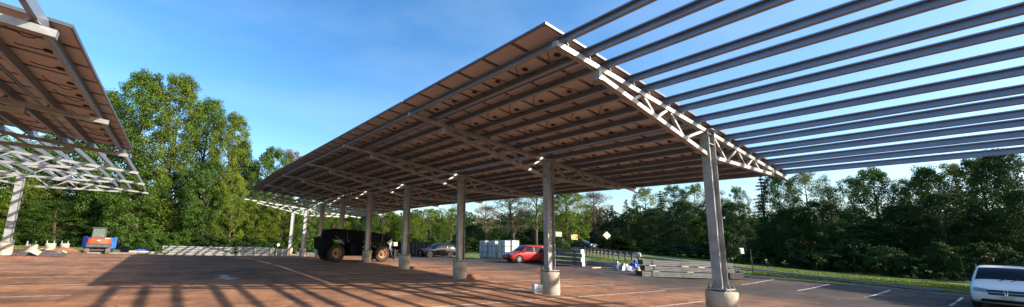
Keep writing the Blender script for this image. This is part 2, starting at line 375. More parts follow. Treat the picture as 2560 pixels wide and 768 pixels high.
# spilled clay, low heaps round the piers
def heap(loc, rx, ry, h, label):
    n = 26; rg = 7; vs = [(0, 0, h)]; fs = []; rnd = random.Random(int(loc[0]*31+loc[1]*7))
    ph = [rnd.uniform(0, 6) for _ in range(3)]
    for j in range(1, rg+1):
        t = j/rg
        for k in range(n):
            a = 2*PI*k/n; w = 1+.22*math.sin(2*a+ph[0])+.12*math.sin(5*a+ph[1])+.08*math.sin(9*a+ph[2])
            vs.append((rx*t*w*math.cos(a), ry*t*w*math.sin(a), h*(1-t)**1.3*(1+.25*rnd.uniform(-1, 1)) if j < rg else -.03))
    for k in range(n): fs.append((0, 1+k, 1+(k+1) % n))
    for j in range(rg-1):
        for k in range(n): a = 1+j*n; fs.append((a+k, a+n+k, a+n+(k+1) % n, a+(k+1) % n))
    me = bpy.data.meshes.new('soil_heap'); me.from_pydata(vs, [], fs); me.materials.append(M['soil']); me.polygons.foreach_set('use_smooth', [True]*len(me.polygons))
    o = link('soil_heap', me, None, (loc[0], loc[1], TZ(loc[0], loc[1]))); return tag(o, label, 'dirt heap')
heap((14.6, 16.9), 1.3, .8, .22, 'low red clay heap beside the third pier from the front')
heap((14.5, 22.9), 1.1, .6, .16, 'small red clay heap beside the fourth pier from the front')
p = ground_at(45, 648); heap((p.x, p.y), 4.5, .9, .18, 'long low bank of orange clay at the left edge of the lot')
p = ground_at(160, 628); heap((p.x, p.y), 1.6, .8, .35, 'dark clay heap right of the bare pier stubs')

# ------------------------------------------------------------------ canopies
H, S, XC, YC, BAY = 5.712, .0823, 13.63, 4.855, 5.9755
PURX = [6.68, 7.48, 8.27, 9.31, 10.04, 11.11, 11.88, 12.95, 13.97, 15.10, 15.86, 16.90, 17.70, 18.73, 19.57, 20.57]
ROWS = [(6.06, 7.83), (7.86, 9.66), (9.68, 11.48), (11.50, 13.42), (13.58, 15.42), (15.44, 17.24), (17.26, 19.06), (19.08, 20.93)]
def zr(X): return H - S*(X-XC)
NX = Vector((1, 0, -S)).normalized(); NZ = Vector((S, 0, 1)).normalized()
def truss_mesh():
    b = MB(); t = .125
    up = lambda X: Vector((X, 0, zr(X)-t/2))
    b.beam(up(6.39), up(20.85), t, t, mi=0)
    B = {}
    L = [(7.94, 5.93), (13.42, 4.92)]
    for a, c in zip(L[:-1], L[1:]): b.beam((a[0], 0, a[1]), (c[0], 0, c[1]), t*.98, t*.98)
    Rr = [(13.8, 4.89), (19.05, 5.02)]
    for a, c in zip(Rr[:-1], Rr[1:]): b.beam((a[0], 0, a[1]), (c[0], 0, c[1]), t*.98, t*.98)
    b.box((7.93, 0, zr(7.93)-.20), (.12, .15, .30)); b.box((19.06, 0, zr(19.06)-.19), (.10, .17, .26))
    w = .075
    def web(x0, z0, x1): b.beam((x0, 0, z0), (x1, 0, zr(x1)-t*.7), w, w)
    for x0, z0, x1 in ((9.33, 5.67, 9.80), (10.5, 5.46, 9.90), (10.5, 5.46, 11.15), (12.03, 5.18, 11.28), (12.03, 5.18, 13.35),
                       (14.9, 4.92, 14.04), (14.9, 4.92, 15.8), (16.54, 4.94, 15.92), (16.54, 4.94, 17.2), (17.9, 4.97, 17.32)): web(x0, z0, x1)
    for X in PURX:                     # seat clips under each purlin
        b.beam((X-.09, 0, zr(X)), (X-.02, 0, zr(X)+.08), .16, .012, up=(1, 0, 0)); b.beam((X+.09, 0, zr(X)), (X+.02, 0, zr(X)+.08), .16, .012, up=(1, 0, 0))
    return b.mesh('truss', M['truss'])
def column_mesh():
    b = MB(); z0, z1 = .98, H-.02; d = .43; f = .225
    b.box((-d/2, 0, (z0+z1)/2), (.022, f, z1-z0)); b.box((d/2, 0, (z0+z1)/2), (.022, f, z1-z0)); b.box((0, 0, (z0+z1)/2), (d-.022, .016, z1-z0))
    b.box((0, 0, H-.45), (d-.03, f*.95, .02)); b.box((0, 0, H-.02), (.42, .42, .025))
    for sx in (-1, 1):
        b.prism([(sx*(d/2+.011), z0), (sx*(d/2+.07), z0), (sx*(d/2+.011), z0+.28)], -.01, .01, 'Y')
    return b.mesh('column', M['galv'])
def base_mesh():
    b = MB(); b.box((0, 0, .965), (.66, .50, .03)); return b.mesh('base_plate', M['galv'])
def bolts_mesh():
    b = MB()
    x = y = 0
    b.tube([(x, y, .86), (x, y, .915), (x, y, .9151), (x, y, .95), (x, y, .9501), (x, y, .98), (x, y, .9801), (x, y, 1.02), (x, y, 1.0201), (x, y, 1.10)], [.016, .016, .034, .034, .016, .016, .034, .034, .016, .016], 8)
    return b.mesh('anchor_bolt', M['bolt'])
def pier_mesh():
    b = MB(); b.lathe([(.385, -.5), (.385, .42), (.381, .425), (.381, .44), (.385, .445), (.385, .89), (.37, .905)], n=40)
    me = b.mesh('pier', M['conc']); 
    for p in me.polygons: p.use_smooth = abs(p.normal.z) < .5
    return me
TM, CM, BM_, AM, PM = truss_mesh(), column_mesh(), base_mesh(), bolts_mesh(), pier_mesh()
PH = .185; PF = .10
def purlin_mesh(X, ys, dzf, lo=.065):
    # C section opening toward -X
    b = MB(); t = .012
    prof = [(.0, 0), (-PF, 0), (-PF, .022), (-PF+t, .022), (-PF+t, t), (-t, t), (-t, PH-t), (-PF+t, PH-t), (-PF+t, PH-.03), (-PF, PH-.03), (-PF, PH), (0, PH)]
    n = len(prof); vs = []; fs = []
    for y in ys:
        for u, w in prof:
            q = Vector((X+PF/2, y, zr(X)+lo+dzf(y)))+NX*u+NZ*w; vs.append(q)
    for i in range(len(ys)-1):
        for k in range(n): fs.append((i*n+k, i*n+(k+1) % n, (i+1)*n+(k+1) % n, (i+1)*n+k))
    fs += [tuple(range(n))[::-1], tuple(range((len(ys)-1)*n, len(ys)*n))]
    b.add(vs, fs)
    for y in ys[1:-1]:                 # lap splice plates with bolts
        b.beam(Vector((X+PF/2, y-.45, zr(X)+lo+dzf(y)))+NX*-.018+NZ*PH/2, Vector((X+PF/2, y+.45, zr(X)+lo+dzf(y)))+NX*-.018+NZ*PH/2, .008, PH*.8, up=NZ)
    return b.mesh('purlin', M['purlin'])
def panel_mesh(w, l):                  # local: x along slope, y along row
    b = MB(); h = .058; fr = .042
    b.box((0, 0, h/2+.004), (l-.012, w-.012, h-.012), mi=0)
    for sx in (-1, 1): b.box((sx*(l/2-fr/2), 0, h/2-.004), (fr, w, h), mi=1)
    for sy in (-1, 1): b.box((0, sy*(w/2-fr/2), h/2-.004), (l-2*fr-.002, fr, h), mi=1)
    b.box((0, 0, h+.002), (l-.07, w-.07, .004), mi=2)
    return b.mesh('solar_panel', [M['back'], M['frame'], M['glass_top']])
def wire_mesh(l, v):
    b = MB(); rnd = random.Random(v); x0 = -l*.12; y0 = .1*rnd.uniform(-1, 1)
    pts = []
    for i in range(9):
        t = i/8; pts.append((x0+.02+t*l*.42+.03*rnd.uniform(-1, 1), y0+.32*math.sin(t*PI*.9)*(1 if v % 2 else -1)+.03*rnd.uniform(-1, 1), -.03-.10*math.sin(t*PI)))
    b.tube(pts, .011, 5); return b.mesh('cable', M['black'])
def jbox_mesh(l):
    b = MB(); b.box((l*.16, .1, -.014), (.13, .11, .03)); return b.mesh('junction_box', M['black'], bevel=.004)
PW = .9880
def panel_matrix(X0, X1, y, dz):
    xc = (X0+X1)/2; c = Vector((xc, y, zr(xc)+.065+dz))+NZ*(PH+.010)
    Mx = Matrix.Rotation(math.atan(S), 4, 'Y'); Mx.translation = c; return Mx
PMESH = {}; JM = {}; WM = {}
def get_panel(l):
    k = round(l, 2)
    if k not in PMESH: PMESH[k] = panel_mesh(PW, l); JM[k] = jbox_mesh(l); WM[k] = [wire_mesh(l, v) for v in range(4)]
    return k
def canopy(name, label, dx, dz0, ys_truss, y0p, bays_panels, dzf, pur_y0, npart, has_col, pier_extra=()):
    root = thing(name, label, 'solar canopy', (dx, 0, dz0))
    f = dzf
    for Y in ys_truss:
        if Y < pur_y0+BAY*(len(ys_truss)-(1 if dx == 0 else 0))-.1: link('truss', TM, root, (0, Y, f(Y)))
        if has_col(Y):
            o = link('column', CM, root, (XC+(-.3 if dx else 0), Y, f(Y))); link('base_plate', BM_, o); [link('anchor_bolt', AM, o, (bx_, by_, 0)) for bx_ in (-.29, 0, .29) for by_ in (-.19, .19)]
            link('pier', PM, root, (XC+(-.3 if dx else 0), Y, f(Y)))
    ys = [pur_y0] + [y for y in ys_truss if y > pur_y0+.5]
    if dx == 0: ys = ys[:-1]
    ys[-1] += .12
    for X in PURX: link('purlin', purlin_mesh(X, ys, f), root)
    rnd = random.Random(3); cells = []
    for bx in range(bays_panels):
        for j in range(6):
            y = y0p + bx*BAY + .012 + PW/2 + j*(PW+.004)
            for (a, c) in ROWS: cells.append((a, c, y))
    # those that show largest from the photo's standpoint come first
    cells.sort(key=lambda q: ((q[0]+q[1])/2+dx)**2+(q[2])**2)
    rest = MB()
    for i, (a, c, y) in enumerate(cells):
        l = c-a-.012; k = get_panel(l); Mx = panel_matrix(a, c, y, f(y))
        if i < npart:
            o = link('solar_panel', PMESH[k], root); o.matrix_local = Mx
            link('junction_box', JM[k], o); link('cable', WM[k][rnd.randrange(4)], o)
        else:
            for me in (PMESH[k],): rest.add([Mx @ v.co for v in me.vertices], []) ; 
            base = len(rest.v)-len(PMESH[k].vertices)
            for p in PMESH[k].polygons: rest.f.append(tuple(base+q for q in p.vertices)); rest.m.append(p.material_index)
            for me in (JM[k], WM[k][rnd.randrange(4)]):
                b0 = len(rest.v); rest.v += [tuple(Mx @ v.co) for v in me.vertices]
                for p in me.polygons: rest.f.append(tuple(b0+q for q in p.vertices)); rest.m.append(3)
    if rest.v:
        me = bpy.data.meshes.new('solar_panels'); me.from_pydata(rest.v, [], rest.f)
        for m in (M['back'], M['frame'], M['glass_top'], M['black']): me.materials.append(m)
        me.polygons.foreach_set('material_index', rest.m); o = link('solar_panels', me, root); o['kind'] = 'stuff'
    # thin conduits hung in the row gaps
    for X in ((7.83,) if bays_panels > 3 else ()):
        c = MB(); yy = [y0p+.1]+[y for y in ys_truss if y0p+.5 < y < y0p+bays_panels*BAY]
        c.tube([(X, y, zr(X)+.09+f(y)) for y in yy], .012, 6); c.build('conduit', M['galv'], root)
    return root
def fr(Y): return -.034*max(0, Y-30.5)
ysR = [YC+BAY*k for k in range(-3, 9)]
right_canopy = canopy('solar_canopy', 'long right-hand steel solar canopy, its near end still bare purlins', 0, 0, ysR, YC-.03, 6, fr, YC-BAY*3-.3, 100, lambda Y: True)
def fl(Y): return -.024*max(0, Y-30.5)
DXL = -22.76; ysL = [7.84+BAY*k for k in range(-3, 6)]
left_canopy = canopy('solar_canopy', 'left-hand solar canopy with bare white trusses beyond two bays of panels', DXL, -.10, ysL, 7.84+.30, 2, fl, 7.84-BAY*3, 96, lambda Y: True)
# bare pier stubs of the next bays on the left
stub_bolts = MB()
stub_bolts.tube([(0, -.2, .88), (0, -.2, 1.18)], .05, 8)
SB = stub_bolts.mesh('anchor_bolt', M['galv'])
for k, lb in enumerate(('bare round concrete pier with bolts, nearest to the first white column on the left', 'bare round concrete pier with bolts, middle one of three', 'bare round concrete pier with bolts, farthest right of three')):
    Y = 37.72+BAY*(k+1); X = XC+DXL-.3
    t = thing('concrete_pier', lb, 'concrete pier', (X, Y, TZ(X, Y)-.25), 0, 'pier stubs waiting for columns'); link('pier', PM, t); link('anchor_bolt', SB, t, (-.25, 0, 0)); link('anchor_bolt', SB, t, (.25, 0, 0))

# ------------------------------------------------------------------ vehicles
def baked(me, mods):
    o = bpy.data.objects.new('tmp', me); COL.objects.link(o)
    tmp = []
    for kind, arg in mods:
        md = o.modifiers.new('m', kind)
        if kind == 'SUBSURF': md.levels = md.render_levels = arg
        else:
            c = bpy.data.objects.new('cut', arg); COL.objects.link(c); tmp.append(c); md.operation = 'DIFFERENCE'; md.object = c; md.solver = 'EXACT'
    dg = bpy.context.evaluated_depsgraph_get(); dg.update()
    r = bpy.data.meshes.new_from_object(o.evaluated_get(dg)); bpy.data.objects.remove(o)
    for c in tmp: bpy.data.objects.remove(c)
    return r
def car_body(st, wheels, wr, m, hw):
    vs = []; fs = []
    for (x, zl, zb, zt, w, wt) in st:
        ring = [(0, zl), (w*.88, zl), (w*.985, zl+.10), (w, (zl+zb)/2), (w*.975, zb), (wt, zt-.07), (wt*.84, zt-.012), (0, zt)]
        full = ring + [(-y, z) for y, z in ring[-2:0:-1]]
        vs += [(x, y, z) for y, z in full]
    n = 14
    for i in range(len(st)-1):
        for k in range(n): fs.append((i*n+k, i*n+(k+1) % n, (i+1)*n+(k+1) % n, (i+1)*n+k))
    fs += [tuple(range(n))[::-1], tuple(range((len(st)-1)*n, len(st)*n))]
    b = MB(); b.add(vs, fs); me = b.mesh('body', m)
    me = baked(me, [('SUBSURF', 2)])
    c = MB()
    for wx in wheels:
        for s in (-1, 1): c.lathe([(wr*1.16, s*(hw-.30)), (wr*1.16, s*(hw+.3))], c=(wx, 0, wr), axis='Y', n=28)
    cm = c.mesh('cut', M['black'])
    me2 = baked(me, [('BOOLEAN', cm)])
    if len(me2.vertices) > 200: me = me2
    me.name = 'body'; me.polygons.foreach_set('use_smooth', [True]*len(me.polygons)); return me
def patch(bvh, org, eu, ev, dirv, corners, m, off=.008, nu=8, nv=5, name='window', parent=None, thick=.01):
    # corners: four (u,v) pairs; projected along dirv on the body
    vs = []; fs = []; ok = True
    for j in range(nv+1):
        for i in range(nu+1):
            s, t = i/nu, j/nv; a, b_, c, d = [Vector(q) for q in corners]
            q = (a*(1-s)+b_*s)*(1-t)+(d*(1-s)+c*s)*t
            p = Vector(org)+Vector(eu)*q.x+Vector(ev)*q.y; h, nrm, _, _ = bvh.ray_cast(p, Vector(dirv))
            if h is None: h = vs[-1] if vs else p
            else: h = h - Vector(dirv)*off
            vs.append(h)
    for j in range(nv):
        for i in range(nu): k = j*(nu+1)+i; fs.append((k, k+1, k+nu+2, k+nu+1))
    b = MB(); b.add(vs, fs); me = b.mesh(name, m, smooth=True)
    return link(name, me, parent)
def wheel(parent, x, y, r, w, side, rim_m, spokes=7):
    b = MB(); s = side
    b.lathe([(r*.62, -w/2), (r*.93, -w/2), (r, -w/2+.03), (r, w/2-.03), (r*.93, w/2), (r*.62, w/2)], axis='Y', n=32, cap=False)
    wo = b.build('wheel', M['tyre'], parent, (x, y, r))
    q = MB(); f = s*w/2
    q.lathe([(r*.64, f*.95), (r*.60, f*.45), (r*.1, f*.45)], axis='Y', n=28, mi=1, cap=False)
    for k in range(spokes):
        a = 2*PI*k/spokes; q.beam((0, f*.8, 0), (math.cos(a)*r*.6, f*.9, math.sin(a)*r*.6), r*.17, .03, up=(0, 1, 0))
    q.lathe([(r*.66, f*.96), (r*.60, f*1.0), (r*.57, f*.9)], axis='Y', n=28, cap=False); q.lathe([(r*.14, f*.7), (r*.14, f*1.0), (r*.02, f*1.02)], axis='Y', n=14)
    q.build('rim', [rim_m, M['black']], wo); return wo
def car(name, label, cat, loc, heading, kind, paint, rim=None, group=None):
    root = thing(name, label, cat, loc, heading-PI, group)     # local -x is the front
    rim = rim or M['alloy']
    if kind == 'minivan':
        L, W, HT = 5.0, .98, 1.78
        st = [(0.0, .38, .52, .70, .70, .60), (.10, .24, .62, .80, .88, .78), (.45, .20, .82, .95, .95, .86), (1.0, .20, .92, 1.06, .98, .88), (1.22, .20, .97, 1.12, .98, .84),
              (1.85, .20, 1.02, 1.62, .985, .76), (2.25, .20, 1.03, 1.76, .985, .77), (3.4, .20, 1.03, HT, .985, .78), (4.5, .22, 1.03, 1.76, .975, .76), (4.85, .25, 1.02, 1.62, .95, .72), (4.97, .30, .95, 1.12, .90, .74), (5.02, .42, .8, .98, .8, .7)]
        wh = (.95, 3.98); wr = .345
        win = [[(1.55, 1.08), (2.62, 1.08), (2.62, 1.62), (2.02, 1.60)], [(2.70, 1.08), (3.62, 1.08), (3.62, 1.63), (2.70, 1.62)], [(3.70, 1.08), (4.72, 1.10), (4.55, 1.58), (3.70, 1.63)]]
        ws = (1.05, 1.60); seam = (1.45, 2.66, 3.66)
    elif kind == 'suv':
        L, W, HT = 5.3, 1.02, 1.92
        st = [(0.0, .45, .85, 1.02, .86, .80), (.06, .32, .95, 1.10, .96, .88), (.5, .26, 1.06, 1.16, 1.0, .90), (1.2, .26, 1.10, 1.20, 1.02, .90), (1.42, .26, 1.12, 1.26, 1.02, .86),
              (2.05, .26, 1.16, 1.74, 1.02, .76), (2.5, .26, 1.17, 1.87, 1.02, .78), (3.6, .26, 1.17, HT, 1.02, .79), (4.7, .28, 1.17, 1.88, 1.0, .77), (5.05, .30, 1.15, 1.78, .98, .76), (5.24, .36, 1.05, 1.25, .95, .8), (5.3, .48, .9, 1.08, .88, .78)]
        wh = (.98, 4.15); wr = .41
        win = [[(1.80, 1.26), (2.70, 1.26), (2.70, 1.70), (2.25, 1.70)], [(2.78, 1.26), (3.66, 1.26), (3.66, 1.72), (2.78, 1.71)], [(3.74, 1.26), (4.95, 1.28), (4.78, 1.70), (3.74, 1.72)]]
        ws = (1.22, 1.74); seam = (1.62, 2.74, 3.70)
    else:                               # saloon or pickup cab
        L, W, HT = 4.7, .92, 1.50
        if kind == 'pickup':
            L, W, HT = 5.7, 1.0, 1.85
            st = [(0.0, .45, .8, .98, .84, .78), (.06, .34, .92, 1.08, .95, .86), (.5, .3, 1.02, 1.14, .99, .88), (1.25, .3, 1.05, 1.2, 1.0, .86), (1.9, .3, 1.12, 1.7, 1.0, .74), (2.3, .3, 1.13, HT, 1.0, .75), (3.2, .3, 1.13, HT-.02, 1.0, .75), (3.6, .3, 1.12, 1.5, 1.0, .76),
                  (3.7, .3, 1.0, 1.15, 1.0, .95), (5.5, .34, 1.0, 1.14, .98, .94), (5.66, .42, .9, 1.08, .95, .9)]
            win = [[(1.65, 1.22), (2.45, 1.22), (2.45, 1.66), (2.05, 1.66)], [(2.52, 1.22), (3.4, 1.22), (3.3, 1.66), (2.52, 1.67)]]; ws = (1.2, 1.7); wr = .40; wh = (.98, 4.5); seam = (1.5, 2.48, 3.55)
        else:
            st = [(0.0, .35, .5, .62, .68, .6), (.12, .22, .6, .72, .84, .74), (.6, .18, .74, .84, .91, .8), (1.2, .18, .82, .95, .92, .78), (1.9, .18, .88, 1.36, .92, .62), (2.3, .18, .9, HT-.03, .92, .6), (3.0, .18, .92, HT, .92, .6), (3.6, .18, .93, 1.33, .92, .6),
                  (4.1, .2, .92, 1.06, .9, .74), (4.55, .26, .88, 1.0, .86, .72), (4.7, .38, .75, .88, .78, .66)]
            win = [[(1.55, .98), (2.4, .98), (2.4, 1.32), (2.0, 1.32)], [(2.46, .98), (3.5, .98), (3.2, 1.33), (2.46, 1.34)]]; ws = (.98, 1.38); wr = .32; wh = (.85, 3.75); seam = (1.4, 2.43, 3.5)
    me = car_body(st, wh, wr, paint, W)
    body = link('body', me, root)
    bm = bmesh.new(); bm.from_mesh(me); bvh = BVHTree.FromBMesh(bm); bm.free()
    for s in (-1, 1):
        for q in win: patch(bvh, (0, s*2.0, 0), (1, 0, 0), (0, 0, 1), (0, -s, 0), q, M['glass'], name='window', parent=root)
        for x in seam:
            patch(bvh, (0, s*2.0, 0), (1, 0, 0), (0, 0, 1), (0, -s, 0), [(x, .32), (x+.014, .32), (x+.014, ws[0]-.04), (x, ws[0]-.04)], M['black'], .004, 1, 5, 'door_seam', body)
        for wx in wh: wheel(root, wx, s*(W-.13), wr, .23, s, rim)
        mb = MB(); mb.box((0, s*(W+.04), 0), (.10, .16, .13)); mb.beam((.02, s*(W-.12), -.04), (0, s*(W+.02), -.04), .05, .05)
        mb.build('mirror', [M['black']], root, (win[0][0][0]-.02, 0, ws[0]+.06), bevel=.02)
        y0 = W*.50; y1 = W*.97
        hz = ws[0]-.36 if kind != 'suv' else .90
        patch(bvh, (-2, 0, 0), (0, s, 0), (0, 0, 1), (1, 0, 0), [(y0, hz), (y1-.02, hz+.02), (y1-.05, hz+.17), (y0-.02, hz+.12)], M['lamp'], .012, 6, 3, 'headlight', root)
        patch(bvh, (8, 0, 0), (0, s, 0), (0, 0, 1), (-1, 0, 0), [(W*.72, .85), (W*.9, .85), (W*.86, 1.1), (W*.72, 1.1)], M['redcar'], .01, 3, 3, 'tail_light', root)
    hwz = W*.80
    patch(bvh, (1.2, 0, 4), (0, 1, 0), (1, 0, 0), (0, 0, -1), [(-W*.80, st[4][0]-1.2+.06), (W*.80, st[4][0]-1.2+.06), (W*.66, st[6][0]-1.2-.22), (-W*.66, st[6][0]-1.2-.22)], M['glass'], .010, 12, 6, 'windshield', root)
    gz0 = ws[0]-.46 if kind != 'suv' else .62
    g = patch(bvh, (-2, 0, 0), (0, 1, 0), (0, 0, 1), (1, 0, 0), [(-W*.46, gz0), (W*.46, gz0), (W*.52, gz0+(.20 if kind != 'suv' else .42)), (-W*.52, gz0+(.20 if kind != 'suv' else .42))], M['black'], .012, 10, 3, 'grille', root)
    patch(bvh, (-2, 0, 0), (0, 1, 0), (0, 0, 1), (1, 0, 0), [(-W*.72, .30), (W*.72, .30), (W*.66, .42), (-W*.66, .42)], M['black'], .012, 12, 2, 'lower_intake', root)
    patch(bvh, (-2, 0, 0), (0, 1, 0), (0, 0, 1), (1, 0, 0), [(-.16, gz0-.15), (.16, gz0-.15), (.16, gz0-.01), (-.16, gz0-.01)], M['plate'], .025, 2, 2, 'licence_plate', root)
    if kind == 'minivan':
        patch(bvh, (-2, 0, 0), (0, 1, 0), (0, 0, 1), (1, 0, 0), [(-W*.5, gz0+.09), (W*.5, gz0+.09), (W*.5, gz0+.108), (-W*.5, gz0+.108)], M['alloy'], .022, 10, 1, 'grille_bar', root)
        for s in (-1, 1):
            patch(bvh, (-2, 0, 0), (0, 1, 0), (0, 0, 1), (1, 0, 0), [(s*.02, gz0), (s*.02+.025, gz0), (s*.05+.025, gz0+.22), (s*.05, gz0+.22)], M['chrome'], .028, 1, 4, 'grille_bar', root)
        for s in (-1, 1):               # wiper
            w_ = MB(); w_.tube([(1.16, s*.15, 1.13), (1.5, s*.15-.45, 1.37)], .012, 5); w_.build('wiper', M['black'], root)
    if kind == 'suv':
        for s in (-1, 1):
            rr = MB(); rr.tube([(st[6][0], s*.62, HT-.06), (st[6][0]+.2, s*.62, HT+.03), (4.3, s*.62, HT+.03), (4.45, s*.62, HT-.05)], .018, 6); rr.build('roof_rail', M['black'] if kind == 'suv' else paint, root)
    if kind == 'pickup':
        b = MB(); b.box((4.6, 0, 1.135), (1.75, 1.5, .06)); b.build('bed_liner', M['black'], root)
    return root
# red minivan seen from its left front side
def face_loc(front_center, heading, L):   # origin (front end) on ground
    return front_center
fw = ground_at(1308, 658); rw = ground_at(1374, 655)
# white van, front toward the aisle
car('minivan', 'white minivan parked nose out at the right edge, grille facing the lot', 'minivan', (31.0, .62, TZ(33, .6)), PI, 'minivan', M['whitecar']).scale = (1, 1, 1.09)
hd = PI+math.radians(6)
pw = ground_at(1302, 656); car('minivan', 'red minivan seen from the side in front of the white cartons', 'minivan', (pw.x-1.75, pw.y+.35, TZ(pw.x, pw.y)), PI-math.radians(16), 'minivan', M['redcar'])
ps = ground_at(1070, 643); car('sport_utility_vehicle', 'glossy black suv parked beside the dark dumpster', 'suv', (ps.x-1.3, ps.y, TZ(ps.x, ps.y)), PI-math.radians(6), 'suv', M['blackcar'], M['tyre'])
pp = along(1486, 62); car('pickup_truck', 'dark pickup coming down the road behind the guardrail', 'pickup', (pp.x, pp.y, TZ(pp.x, pp.y)), math.atan2(-.75, -.30)+.35, 'pickup', M['navycar'])
pp = along(1482, 78); car('car', 'white car on the road behind the dark pickup', 'car', (pp.x, pp.y, TZ(pp.x, pp.y)+.25), math.atan2(-.75, -.30)+.3, 'saloon', M['whitecar'])

# telehandler (local +x forward)
def telehandler(loc, rz):
    t = thing('telehandler', 'dark telescopic handler with yellow wheel rims parked under the canopy', 'telehandler', loc, rz)
    b = MB(); b.prism([(-3.0, .55), (-2.6, .42), (2.2, .48), (2.5, .62), (2.5, 1.15), (.9, 1.15), (.8, 1.3), (-1.0, 1.45), (-1.0, 1.25), (-2.7, 1.3), (-3.05, 1.15)], -.55, .55); b.build('chassis', M['darkm'], t, bevel=.03)
    b = MB(); b.prism([(-3.15, .9), (-2.3, .62), (-2.3, 1.55), (-2.75, 1.95), (-3.25, 1.8)], -1.05, 1.05); b.build('counterweight', M['darkm'], t, bevel=.05)
    b = MB(); b.prism([(-.95, .55), (.95, .55), (.95, 1.35), (.75, 1.62), (-.95, 1.62)], -1.2, -.5); b.build('engine_cover', M['darkm'], t, bevel=.05)
    b = MB(); b.prism([(-3.2, 2.0), (-3.05, 2.48), (-2.0, 2.60), (.6, 2.52), (2.6, 2.28), (2.95, 2.05), (2.95, 1.62), (2.5, 1.55), (-.6, 1.72), (-2.7, 1.72)], -.95, -.25); bo = b.build('boom', M['darkm'], t, bevel=.03)
    for x in (-1.2, .9, 2.1):
        c = MB(); c.prism([(x, 1.66), (x+.06, 1.66), (x+.06, 2.5-.05*max(0, x)), (x, 2.5-.05*max(0, x))], -.97, -.23); c.build('boom_collar', M['black'], bo)
    b = MB(); b.prism([(-.6, 1.2), (.85, 1.2), (.9, 2.1), (.5, 2.45), (-.5, 2.45)], .35, 1.15); cb = b.build('cab', M['darkm'], t, bevel=.03)
    for y in (.345, 1.155):
        c = MB(); c.prism([(-.45, 1.5), (.72, 1.5), (.75, 2.05), (.42, 2.35), (-.42, 2.35)], y-.006, y+.006); c.build('window', M['glass'], cb)
    for x in (-2.08, 2.08):
        for s in (-1, 1):
            r, w = .68, .42; q = MB(); q.lathe([(r*.58, -w/2), (r*.92, -w/2), (r, -w/2+.07), (r, w/2-.07), (r*.92, w/2), (r*.58, w/2)], axis='Y', n=36, cap=False)
            for k in range(20):
                a = 2*PI*k/20
                for sg in (-1, 1):
                    q.beam((math.cos(a)*r*1.0, sg*w*.45, math.sin(a)*r*1.0), (math.cos(a+.12)*r*1.0, sg*.01, math.sin(a+.12)*r*1.0), .07, .06, up=(math.cos(a), 0, math.sin(a)))
            wo = q.build('wheel', M['tyre'], t, (x, s*.98, r))
            q = MB(); f = s*w/2
            q.lathe([(r*.60, f*.9), (r*.57, f*1.02), (r*.50, f*1.0), (r*.46, f*.45), (r*.28, f*.42), (r*.26, f*.85), (r*.1, f*.9), (.005, f*.9)], axis='Y', n=32, cap=False)
            q.build('rim', M['yellow'], wo)
            q = MB(); q.lathe([(r*.24, f*.8), (r*.2, f*1.15), (.01, f*1.18)], axis='Y', n=18); q.build('hub', M['grey'], wo)
        for s in (-1, 1):
            q = MB(); pts = []
            for k in range(9):
                a = math.radians(20+140*k/8); pts.append((x+math.cos(a)*.80, s*.98, .68+math.sin(a)*.80))
            for a_, b_ in zip(pts[:-1], pts[1:]): q.beam(a_, b_, .50, .03, up=(0, 0, 1) if abs(a_[0]-b_[0]) > .02 else (1, 0, 0))
            if x < 0: q.build('fender', M['darkm'], t)
    # carriage, forks, attachment
    b = MB(); b.beam((2.7, -.6, 1.75), (3.15, -.6, 1.05), .32, .30); b.beam((3.1, -.6, 1.2), (3.35, -.6, .35), .5, .22); b.build('boom_nose', M['black'], t)
    b = MB(); b.prism([(2.55, 1.60), (3.10, 1.98), (3.12, 1.6), (2.90, 1.0), (2.85, 1.45)], -1.0, -.96); b.build('carriage_plate', M['galv_old'], t)
    b = MB(); b.beam((3.4, -1.1, .95), (3.4, .6, .95), .08, .12); b.beam((3.4, -1.1, .35), (3.4, .6, .35), .08, .12)
    for y in (-1.05, -.5, .1, .55): b.beam((3.4, y, .3), (3.4, y, 1.1), .08, .08, up=(1, 0, 0))
    b.build('carriage', M['black'], t)
    for y in (-.85, .35):
        b = MB(); b.beam((3.46, y, 1.0), (3.46, y, .12), .12, .05, up=(1, 0, 0)); b.beam((3.46, y, .12), (3.95, y, .10), .12, .045); b.build('fork', M['black'], t)
    b = MB(); b.tube([(3.5, -.95, .55), (3.7, -1.0, .8), (3.9, -.95, .55), (4.0, -.95, .3)], .045, 6); b.tube([(3.3, -1.0, 1.0), (3.55, -1.05, .62), (3.62, -1.0, .3)], .035, 6); b.tube([(3.2, -.9, .9), (3.45, -1.1, .85), (3.75, -1.05, 1.0)], .03, 6); b.build('hydraulic_hose', M['grey'], t)
    b = MB(); b.box((3.36, -1.05, 1.52), (.40, .30, .34)); b.build('junction_case', M['card'], t, bevel=.02)
    b = MB(); b.tube([(-2.35, -1.22, 2.02), (-2.2, -1.22, 1.95), (-1.55, -1.24, 1.38)], .02, 6); b.build('grab_rail', M['signw'], t)
    b = MB(); b.tube([(-1.05, -1.22, 1.75), (-1.2, -1.22, 1.55)], .02, 6); b.build('grab_rail', M['signw'], t)
    b = MB(); b.box((.45, -1.212, 1.20), (.62, .01, .13)); b.build('decal', M['redlabel'], t)
    cu = bpy.data.curves.new('lettering', 'FONT'); cu.body = 'GTH'; cu.size = .26; cu.extrude = .004
    tx = bpy.data.objects.new('lettering', cu); COL.objects.link(tx)
    dg = bpy.context.evaluated_depsgraph_get(); dg.update(); lm = bpy.data.meshes.new_from_object(tx.evaluated_get(dg)); bpy.data.objects.remove(tx)
    lm.materials.clear(); lm.materials.append(M['signw']); o = link('lettering', lm, t, (.62, -1.212, .72)); o.rotation_euler = (PI/2, 0, 0)
    return t
wA = ground_at(835, 655); wB = ground_at(950, 655)
telehandler(((wA.x+wB.x)/2, wA.y+1.0, 0), math.atan2(wB.y-wA.y, wB.x-wA.x))

